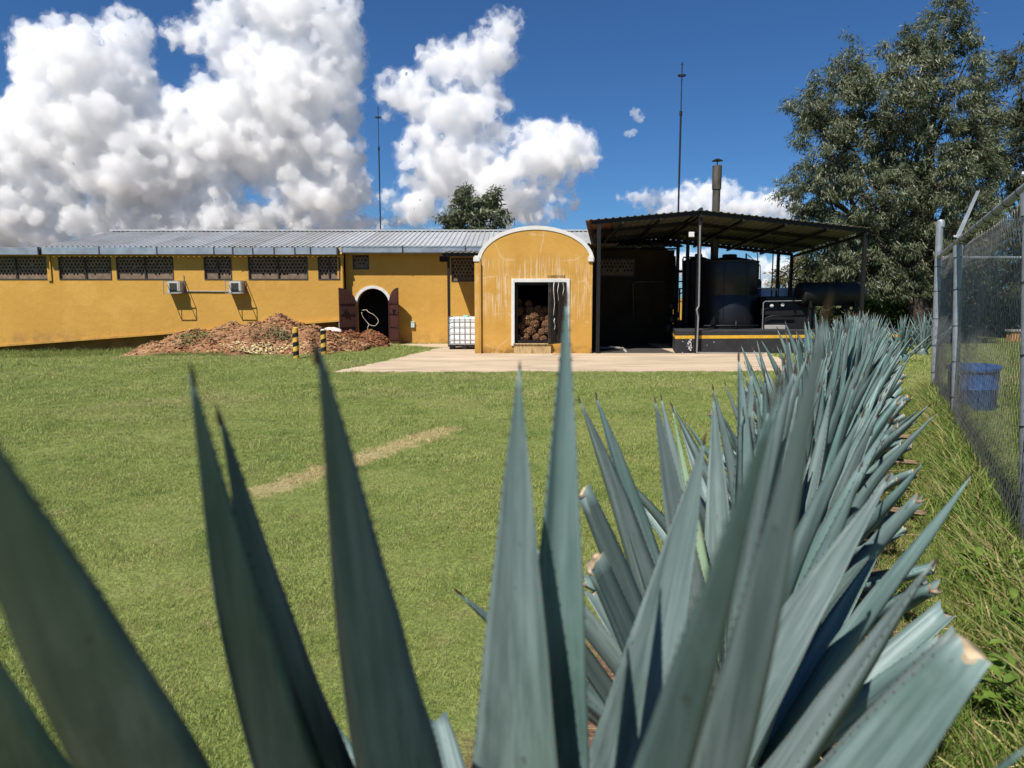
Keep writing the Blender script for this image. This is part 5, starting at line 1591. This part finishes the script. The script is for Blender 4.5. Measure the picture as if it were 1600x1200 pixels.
def tree(label, base, blobs, Y, nleaf, L, W, m, m_bark, seed, spread=1.0, trunk_r=.28, group='trees behind the shed', droop=.9, forks=3, clump=.34):
    """blobs: (px, py, rx, ry) masses of the crown as seen from the camera, given depth of their own"""
    r = np.random.default_rng(seed); rp = random.Random(seed)
    b = Vector(base)
    root = thing('tree', label, 'tree', group, loc=b)
    cent = []
    tot = sum(rx * ry for _, _, rx, ry in blobs)
    sc = Y / FPX
    npts = []; ndir = []; twigs = []
    for (px, py, rx, ry) in blobs:
        dep = min(rx, ry) * sc * spread
        c = P(px, py, Y + r.uniform(-.25, .25) * spread * rx * sc)
        share = max(1, int(nleaf * rx * ry / tot))
        ncl = max(3, int(share / 95))
        for k in range(ncl):
            while True:
                u = r.uniform(-1, 1, 3)
                if u @ u < 1: break
            u = u / max(1e-3, math.sqrt(u @ u)) * (u @ u) ** .28       # towards the outside of the mass
            cc = np.array([c.x + u[0] * rx * sc, c.y + u[1] * dep, c.z + u[2] * ry * sc])
            n = share // ncl
            # a drooping spray: points along a short twig
            td = np.array([u[0] * .8 + r.normal(0, .5), u[1] * .8 + r.normal(0, .5), r.normal(.15, .5)]); td /= np.linalg.norm(td)
            tl = clump * r.uniform(.8, 1.9)
            t = r.uniform(-.6, 1, n)[:, None]
            p = cc + td * t * tl + r.normal(0, clump * .42, (n, 3)) * np.array([1, 1, .75])
            dd = td * .55 + r.normal(0, .55, (n, 3)) + np.array([0, 0, -droop])
            npts.append(p); ndir.append(dd)
            if k % 3 == 0: twigs.append((Vector(cc - td * tl * .5), Vector(cc + td * tl * .7)))
        cent.append(c)
    pts = np.concatenate(npts) - np.array(b); drs = np.concatenate(ndir)
    leaves_mesh('crown', pts, drs, L, W, m, root, seed + 1)
    # trunk and limbs
    top = max(c.z for c in cent) ; mid = sum(cent, Vector()) / len(cent)
    fk = Vector((b.x * .75 + mid.x * .25, b.y, b.z + (mid.z - b.z) * .42))
    q = MB(); path = [b - b + Vector((0, 0, -.2)), Vector((trunk_r * .3, 0, (fk.z - b.z) * .35)), Vector((-trunk_r * .3, .05, (fk.z - b.z) * .7)), fk - b]
    q.tube(path, [trunk_r * 1.35, trunk_r * 1.0, trunk_r * .9, trunk_r * .75], 12)
    q.build('trunk', m_bark, root, True)
    q = MB()
    for c in cent:
        e = c - b; s = fk - b
        start = (fk - b) * rp.uniform(.6, 1.0)
        m1 = start.lerp(e, .4) + Vector((rp.gauss(0, .3), rp.gauss(0, .3), .25)); m2 = start.lerp(e, .75) + Vector((rp.gauss(0, .2), rp.gauss(0, .2), .2))
        q.tube([start, m1, m2, e], [trunk_r * .42, trunk_r * .28, trunk_r * .16, trunk_r * .05], 7)
        for _ in range(3):
            f = rp.uniform(.3, .9); s0 = start.lerp(e, f); e2 = s0 + Vector((rp.gauss(0, .9), rp.gauss(0, .7), rp.gauss(.4, .7))); q.tube([s0, s0.lerp(e2, .5) + Vector((0, 0, .1)), e2], [trunk_r * .13, trunk_r * .08, trunk_r * .03], 5)
    for a, c in twigs: q.tube([a - b, c - b], [.014, .006], 3, False)
    q.build('limbs', m_bark, root, True)
    return root

m_euc = mat('eucalyptus_leaf', (.118, .140, .080), .5, .3, .8, col2=(.19, .20, .13), c2scale=.5, isl=.4, trans=(.10, .12, .045), spec=.45)
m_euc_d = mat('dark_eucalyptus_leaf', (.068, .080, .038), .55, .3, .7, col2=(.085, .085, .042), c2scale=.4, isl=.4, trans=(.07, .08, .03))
m_bark = mat('tree_bark', (.15, .11, .085), .9, .35, 3, .7, 16, stretch=(2, 2, .6), col2=(.30, .26, .22), c2scale=1.2, c2lo=.55, c2hi=.7)
m_bark_d = mat('dark_bark', (.045, .033, .026), .95, .5, 3, 1.0, 9, stretch=(2, 2, .7), col2=(.12, .09, .07), c2scale=2.5, c2lo=.5, c2hi=.68)

TY = 29.0
big = [(1480, 14, 26, 46), (1470, 60, 36, 36), (1398, 82, 22, 44), (1327, 112, 24, 50), (1445, 95, 34, 34), (1515, 85, 22, 38), (1300, 165, 48, 55), (1390, 150, 68, 60), (1470, 150, 62, 60), (1262, 165, 28, 20), (1530, 190, 30, 50),
       (1290, 225, 46, 50), (1370, 230, 78, 60), (1460, 235, 78, 66), (1520, 260, 44, 60), (1242, 285, 26, 22), (1285, 300, 44, 44), (1350, 305, 70, 52), (1440, 315, 80, 56), (1505, 335, 54, 50), (1300, 350, 50, 34), (1390, 375, 72, 44), (1460, 390, 60, 46), (1250, 318, 22, 26), (1300, 405, 44, 30), (1350, 425, 50, 34), (1405, 430, 44, 34), (1470, 440, 50, 34), (1510, 410, 46, 40), (1450, 470, 30, 16)]
tb = ground_hit(1432, 532)
tree('tall grey-green eucalyptus with spiky top rising behind the right end of the shed', (P(1432, 520, TY).x, TY, 0), big, TY, 122000, .19, .020, m_euc, m_bark_d, 21, .95, .38, clump=.27)
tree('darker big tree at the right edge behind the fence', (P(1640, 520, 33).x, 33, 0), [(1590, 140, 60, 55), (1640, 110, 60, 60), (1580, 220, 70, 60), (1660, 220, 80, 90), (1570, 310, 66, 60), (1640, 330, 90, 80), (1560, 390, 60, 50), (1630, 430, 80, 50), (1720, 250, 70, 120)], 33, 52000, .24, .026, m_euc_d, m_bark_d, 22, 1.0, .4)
tree('small round-topped tree peeking above the grey roof ridge', (P(742, 470, 48).x, 48, 0), [(745, 315, 26, 24), (715, 335, 24, 24), (770, 332, 24, 26), (742, 350, 40, 30), (706, 360, 18, 20), (730, 380, 50, 30), (760, 312, 12, 16), (733, 302, 10, 12)], 48, 9000, .34, .05, m_euc, m_bark_d, 23, 1.1, .3, 'trees behind the buildings', .6, clump=.42)
tree('small brownish tree far behind the right posts of the shed', (P(1245, 470, 44).x, 44, 0), [(1240, 432, 20, 30), (1262, 425, 22, 34), (1290, 430, 26, 36), (1228, 452, 14, 20), (1275, 465, 40, 26)], 44, 6000, .3, .04, mat('brownish_leaf', (.13, .12, .055), .6, .3, .6, col2=(.20, .12, .06), c2scale=.4, c2lo=.5, c2hi=.6, isl=.35, trans=(.12, .11, .04)), m_bark_d, 24, 1.0, .2, 'trees behind the buildings', .4, clump=.4)
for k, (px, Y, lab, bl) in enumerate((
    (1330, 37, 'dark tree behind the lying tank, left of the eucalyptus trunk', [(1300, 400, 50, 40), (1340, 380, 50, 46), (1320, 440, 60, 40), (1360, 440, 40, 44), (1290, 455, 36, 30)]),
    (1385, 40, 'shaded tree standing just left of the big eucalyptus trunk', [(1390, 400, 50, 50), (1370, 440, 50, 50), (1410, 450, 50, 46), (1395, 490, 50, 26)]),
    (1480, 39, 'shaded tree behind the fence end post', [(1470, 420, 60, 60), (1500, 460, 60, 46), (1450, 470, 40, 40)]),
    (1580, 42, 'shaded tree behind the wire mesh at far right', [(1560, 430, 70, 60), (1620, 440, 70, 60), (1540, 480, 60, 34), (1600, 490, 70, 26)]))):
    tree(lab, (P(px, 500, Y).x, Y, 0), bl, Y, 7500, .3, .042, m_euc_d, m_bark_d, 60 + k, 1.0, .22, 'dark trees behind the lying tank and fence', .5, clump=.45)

hd = thing('hedge', 'low bright green creeper hedge in sun behind the black platform', 'hedge')
r = np.random.default_rng(5); n = 7000
hx = r.uniform(P(1340, 476, 33).x, P(1470, 476, 33).x, n); hz = np.where(r.random(n) < .45, PZ(476, 33) + r.normal(0, .10, n), r.uniform(.1, PZ(478, 33), n)); hy = 33 + r.normal(0, .22, n)
leaves_mesh('foliage', np.stack([hx, hy, hz], -1), r.normal(size=(n, 3)) + np.array([0, -.3, .1]), .14, .045, mat('creeper_leaf', (.14, .20, .030), .6, .3, 3, isl=.4, trans=(.16, .22, .03)), hd, 4)
q = MB()
for x in np.linspace(P(1345, 476, 33).x, P(1465, 476, 33).x, 6): q.tube([(x, 33, -.1), (x, 33, PZ(476, 33))], .04, 6)
q.build('stake', m_bark_d, hd)
# undergrowth in the shade behind
m_under_g = mat('undergrowth_leaf', (.05, .075, .022), .7, .3, 1, isl=.45)
for k, (x0, x1, Y, h, lab) in enumerate(((12, 20, 38, 1.6, 'dark undergrowth in the shade behind the creeper hedge'), (17, 34, 36, 1.7, 'dark undergrowth behind the fence beneath the trees'))):
    n = 9000; X = r.uniform(x0, x1, n); Yv = Y + r.normal(0, .9, n); Z = h * r.random(n) ** .8 * (.7 + .5 * np.sin(X * 1.3 + k) ** 2)
    tag(leaves_mesh('undergrowth', np.stack([X, Yv, Z], -1), r.normal(size=(n, 3)) + np.array([0, 0, .4]), .24, .06, m_under_g, None, 70 + k), lab, 'undergrowth', kind='stuff')

# ------------------------------------------------------------------ grass (stuff)
def clump_mesh(name, nb, h0, h1, w, rad, lean, m, seed, segs=2):
    rr = random.Random(seed); q = MB()
    for _ in range(nb):
        a = rr.uniform(0, 2 * PI); d = rad * math.sqrt(rr.random()); bx, by = d * math.cos(a), d * math.sin(a)
        h = rr.uniform(h0, h1); la = rr.uniform(0, 2 * PI); ln = h * rr.uniform(.15, lean); wa = rr.uniform(0, PI)
        wx, wy = math.cos(wa) * w * rr.uniform(.6, 1.3) / 2, math.sin(wa) * w / 2
        vs = []
        for s in range(segs):
            f = s / segs; k = f * f
            cx, cy, cz = bx + ln * k * math.cos(la), by + ln * k * math.sin(la), h * f * (1 - .2 * f) - .004
            t = 1 - .35 * f
            vs += [(cx - wx * t, cy - wy * t, cz), (cx + wx * t, cy + wy * t, cz)]
        vs.append((bx + ln * math.cos(la), by + ln * math.sin(la), h * .8))
        fs = [(2 * s, 2 * s + 1, 2 * s + 3, 2 * s + 2) for s in range(segs - 1)] + [(2 * segs - 2, 2 * segs - 1, 2 * segs)]
        q.add(vs, fs)
    me = bpy.data.meshes.new(name); me.from_pydata(q.v, [], q.f); me.materials.append(m); me.update()
    return me

def scatter(name, pts, scl, coll, label, cat, nvar, seed):
    n = len(pts); r = np.random.default_rng(seed)
    me = bpy.data.meshes.new(name); me.vertices.add(n); me.vertices.foreach_set('co', np.asarray(pts, float).ravel())
    a = me.attributes.new('rot', 'FLOAT_VECTOR', 'POINT'); rot = np.zeros((n, 3)); rot[:, 2] = r.uniform(0, 2 * PI, n); rot[:, 0] = r.normal(0, .12, n); rot[:, 1] = r.normal(0, .12, n); a.data.foreach_set('vector', rot.ravel())
    a = me.attributes.new('scl', 'FLOAT', 'POINT'); a.data.foreach_set('value', np.asarray(scl, float))
    a = me.attributes.new('idx', 'INT', 'POINT'); a.data.foreach_set('value', r.integers(0, nvar, n).astype(np.int32))
    o = link(name, me)
    ng = bpy.data.node_groups.new(name, 'GeometryNodeTree')
    ng.interface.new_socket('Geometry', in_out='INPUT', socket_type='NodeSocketGeometry'); ng.interface.new_socket('Geometry', in_out='OUTPUT', socket_type='NodeSocketGeometry')
    N = ng.nodes; Lk = ng.links
    gi = N.new('NodeGroupInput'); go = N.new('NodeGroupOutput'); ip = N.new('GeometryNodeInstanceOnPoints'); ci = N.new('GeometryNodeCollectionInfo')
    ci.inputs['Collection'].default_value = coll; ci.inputs['Separate Children'].default_value = True; ci.inputs['Reset Children'].default_value = True
    def na(nm, tp):
        x = N.new('GeometryNodeInputNamedAttribute'); x.data_type = tp; x.inputs['Name'].default_value = nm; return x.outputs['Attribute']
    e2r = N.new('FunctionNodeEulerToRotation'); Lk.new(na('rot', 'FLOAT_VECTOR'), e2r.inputs[0])
    Lk.new(gi.outputs[0], ip.inputs['Points']); Lk.new(ci.outputs[0], ip.inputs['Instance']); ip.inputs['Pick Instance'].default_value = True
    Lk.new(na('idx', 'INT'), ip.inputs['Instance Index']); Lk.new(e2r.outputs[0], ip.inputs['Rotation']); Lk.new(na('scl', 'FLOAT'), ip.inputs['Scale'])
    Lk.new(ip.outputs[0], go.inputs[0])
    md = o.modifiers.new('grass', 'NODES'); md.node_group = ng
    return tag(o, label, cat, kind='stuff')

def coll_of(name, meshes):
    c = bpy.data.collections.new(name)
    for i, me in enumerate(meshes):
        o = bpy.data.objects.new(name + '_tuft', me); c.objects.link(o)
    return c
lawn_c = coll_of('lawn_tufts', [clump_mesh('lawn_tuft', 34, .014, .044, .0042, .075, 1.1, m_blade, s) for s in range(6)])
weed_c = coll_of('weed_tufts', [clump_mesh('weed_tuft', 16, .06, .30, .008, .07, .9, m_weed, 20 + s, 4) for s in range(6)])

slab_poly = np.array(SL)
def in_poly(x, y, poly):
    inside = np.zeros(len(x), bool); j = len(poly) - 1
    for i in range(len(poly)):
        xi, yi = poly[i]; xj, yj = poly[j]
        c = ((yi > y) != (yj > y)) & (x < (xj - xi) * (y - yi) / (yj - yi + 1e-12) + xi)
        inside ^= c; j = i
    return inside
pts = []; scl = []
bands = [(1.6, 4.5, 950, .62), (4.5, 8, 520, .80), (8, 13, 230, 1.1), (13, 19, 100, 1.6), (19, 28.4, 55, 2.0)]
for y0, y1, den, s in bands:
    xl = -.78 * y1 - .6; xr = row_x(y1) + 1.2 if y1 < 14 else .62 * y1
    n = int((xr - xl) * (y1 - y0) * den)
    x = rng.uniform(xl, xr, n); y = rng.uniform(y0, y1, n)
    ok = (np.abs(x) < .78 * y + .8)
    rd = np.abs(x - row_x(y) + .2); ok &= ~((rd < .84 + rng.normal(0, .12, n)) & (y < 14.4)) | (rng.random(n) < .05)
    ok &= (x < row_x(y) + .9) | (y > 14)
    ok &= ~in_poly(x, y, slab_poly)
    ok &= hf1(x, y) <= .03; ok &= hf2(x, y) <= .03
    ok &= ~((x > bx0) & (y > 23.5)); ok &= ~((y > 28.3) & (x > XL))
    x, y = x[ok], y[ok]
    pts.append(np.stack([x, y, ground_z(x, y) - .002], -1)); scl.append(s * rng.uniform(.65, 1.25, len(x)) * (1.0 + .3 * np.sin(x * 2.3 + 1.7 * np.sin(y * 1.9)) * np.sin(y * 2.9 + x)))
scatter('lawn_grass', np.concatenate(pts), np.concatenate(scl), lawn_c, 'short mown green lawn between the agaves and the yellow building', 'grass', 6, 1)
# tall grass between row and fence, beyond the fence, at the foot of the wall
pts = []; scl = []
n = 9500; y = 1.2 + 12.8 * rng.random(n) ** 1.35; x = row_x(y) + rng.uniform(.42, 3.2, n)
dF = np.abs(x - fence_x(y)); s = .6 + .95 * np.exp(-(dF / .28) ** 2) + rng.normal(0, .12, n)
s *= np.where(x - fence_x(y) > .5, .55, 1.0)
pts.append(np.stack([x, y, np.zeros(n) - .01], -1)); scl.append(np.clip(s, .25, 1.8))
n = 1500; y = rng.uniform(14, 30, n); x = rng.uniform(.5 * y, .85 * y, n); k = ~in_poly(x, y, slab_poly) & (x > bx1 + .1); pts.append(np.stack([x, y, 0 * x - .01], -1)[k]); scl.append(rng.uniform(.3, .6, n)[k])
n = 1500; x = rng.uniform(PX(-40, 27), PX(300, 27), n); y = rng.uniform(25.6, 28.6, n); pts.append(np.stack([x, y, ground_z(x, y) - .01], -1)); scl.append(np.clip(rng.normal(.75, .25, n), .3, 1.3))
n = 500; x = rng.uniform(PX(240, 23.4), PX(360, 23.4), n); y = rng.uniform(23.1, 23.8, n); pts.append(np.stack([x, y, ground_z(x, y) - .01], -1)); scl.append(rng.uniform(.4, .8, n))
n = 260; y = rng.uniform(1.7, 13, n); x = row_x(y) + rng.normal(-.1, .35, n); pts.append(np.stack([x, y, ground_z(x, y) - .01], -1)); scl.append(rng.uniform(.2, .6, n))
n = 200; x = rng.uniform(PX(612, 29), PX(700, 29), n); y = rng.uniform(28.7, 29.0, n); pts.append(np.stack([x, y, 0 * x + .0], -1)); scl.append(rng.uniform(.2, .5, n))
scatter('tall_grass', np.concatenate(pts), np.concatenate(scl), weed_c, 'long unmown grass and weeds along the chain-link fence', 'grass', 6, 2)
# broad-leaved weeds at the fence foot
m_broad = mat('broad_weed_leaf', (.10, .19, .028), .55, .25, 6, isl=.3, trans=(.16, .26, .03))
for k, (px, py, lab) in enumerate(((1555, 935, 'broad-leaved green weed by the fence below the near post'), (1560, 1140, 'broad-leaved green weed low in the right corner of the picture'), (1590, 1010, 'broad-leaved weed at the right edge between fence and agaves'))):
    p = ground_hit(px, py); rr = random.Random(k); o = thing('weed_plant', lab, 'weed', 'broad-leaved weeds by the fence', loc=(p.x, p.y, 0))
    lm = MB(); lm.add([(0, 0, 0), (.022, .04, .012), (.018, .08, .008), (0, .11, -.01), (-.018, .08, .008), (-.022, .04, .012), (0, .05, 0)], [(0, 1, 6), (1, 2, 6), (2, 3, 6), (3, 4, 6), (4, 5, 6), (5, 0, 6)])
    q = MB(); stems = []
    for s in range(5):
        a = rr.uniform(0, 6.3); e = Vector((.14 * math.cos(a), .14 * math.sin(a), rr.uniform(.16, .34))); q.tube([(0, 0, 0), e * .5 + Vector((0, 0, .04)), e], [.004, .003, .002], 5); stems.append(e)
    q.build('stem', m_broad, o)
    first = None
    for e in stems:
        for j in range(6):
            f = .35 + .13 * j
            if first is None: first = lm.build('leaf', m_broad, o, True); L_ = first
            else: L_ = link('leaf', first.data, o)
            L_.location = e * f + Vector((0, 0, .03)); L_.rotation_euler = (rr.uniform(-.3, .5), rr.uniform(-.3, .3), rr.uniform(0, 6.3)); s_ = rr.uniform(.6, 1.1); L_.scale = (s_, s_, s_)
# dry straw litter
q = MB()
for k in range(420):
    y = 1.6 + 9 * random.random() ** 1.5; x = row_x(y) + random.uniform(-.8, 1.35); a = random.uniform(0, PI); l = random.uniform(.05, .22)
    c = Vector((x, y, float(ground_z(x, y)) + random.uniform(.01, .09))); d = Vector((math.cos(a) * l, math.sin(a) * l, random.uniform(-.03, .05)))
    q.tube([c - d, c + Vector((0, 0, .01)), c + d], .0022, 3, False)
tag(q.build('straw_litter', mat('straw', (.42, .32, .16), .9, .3, 5, isl=.3)), 'dry straw and leaf litter under the agave row', 'straw', kind='stuff')
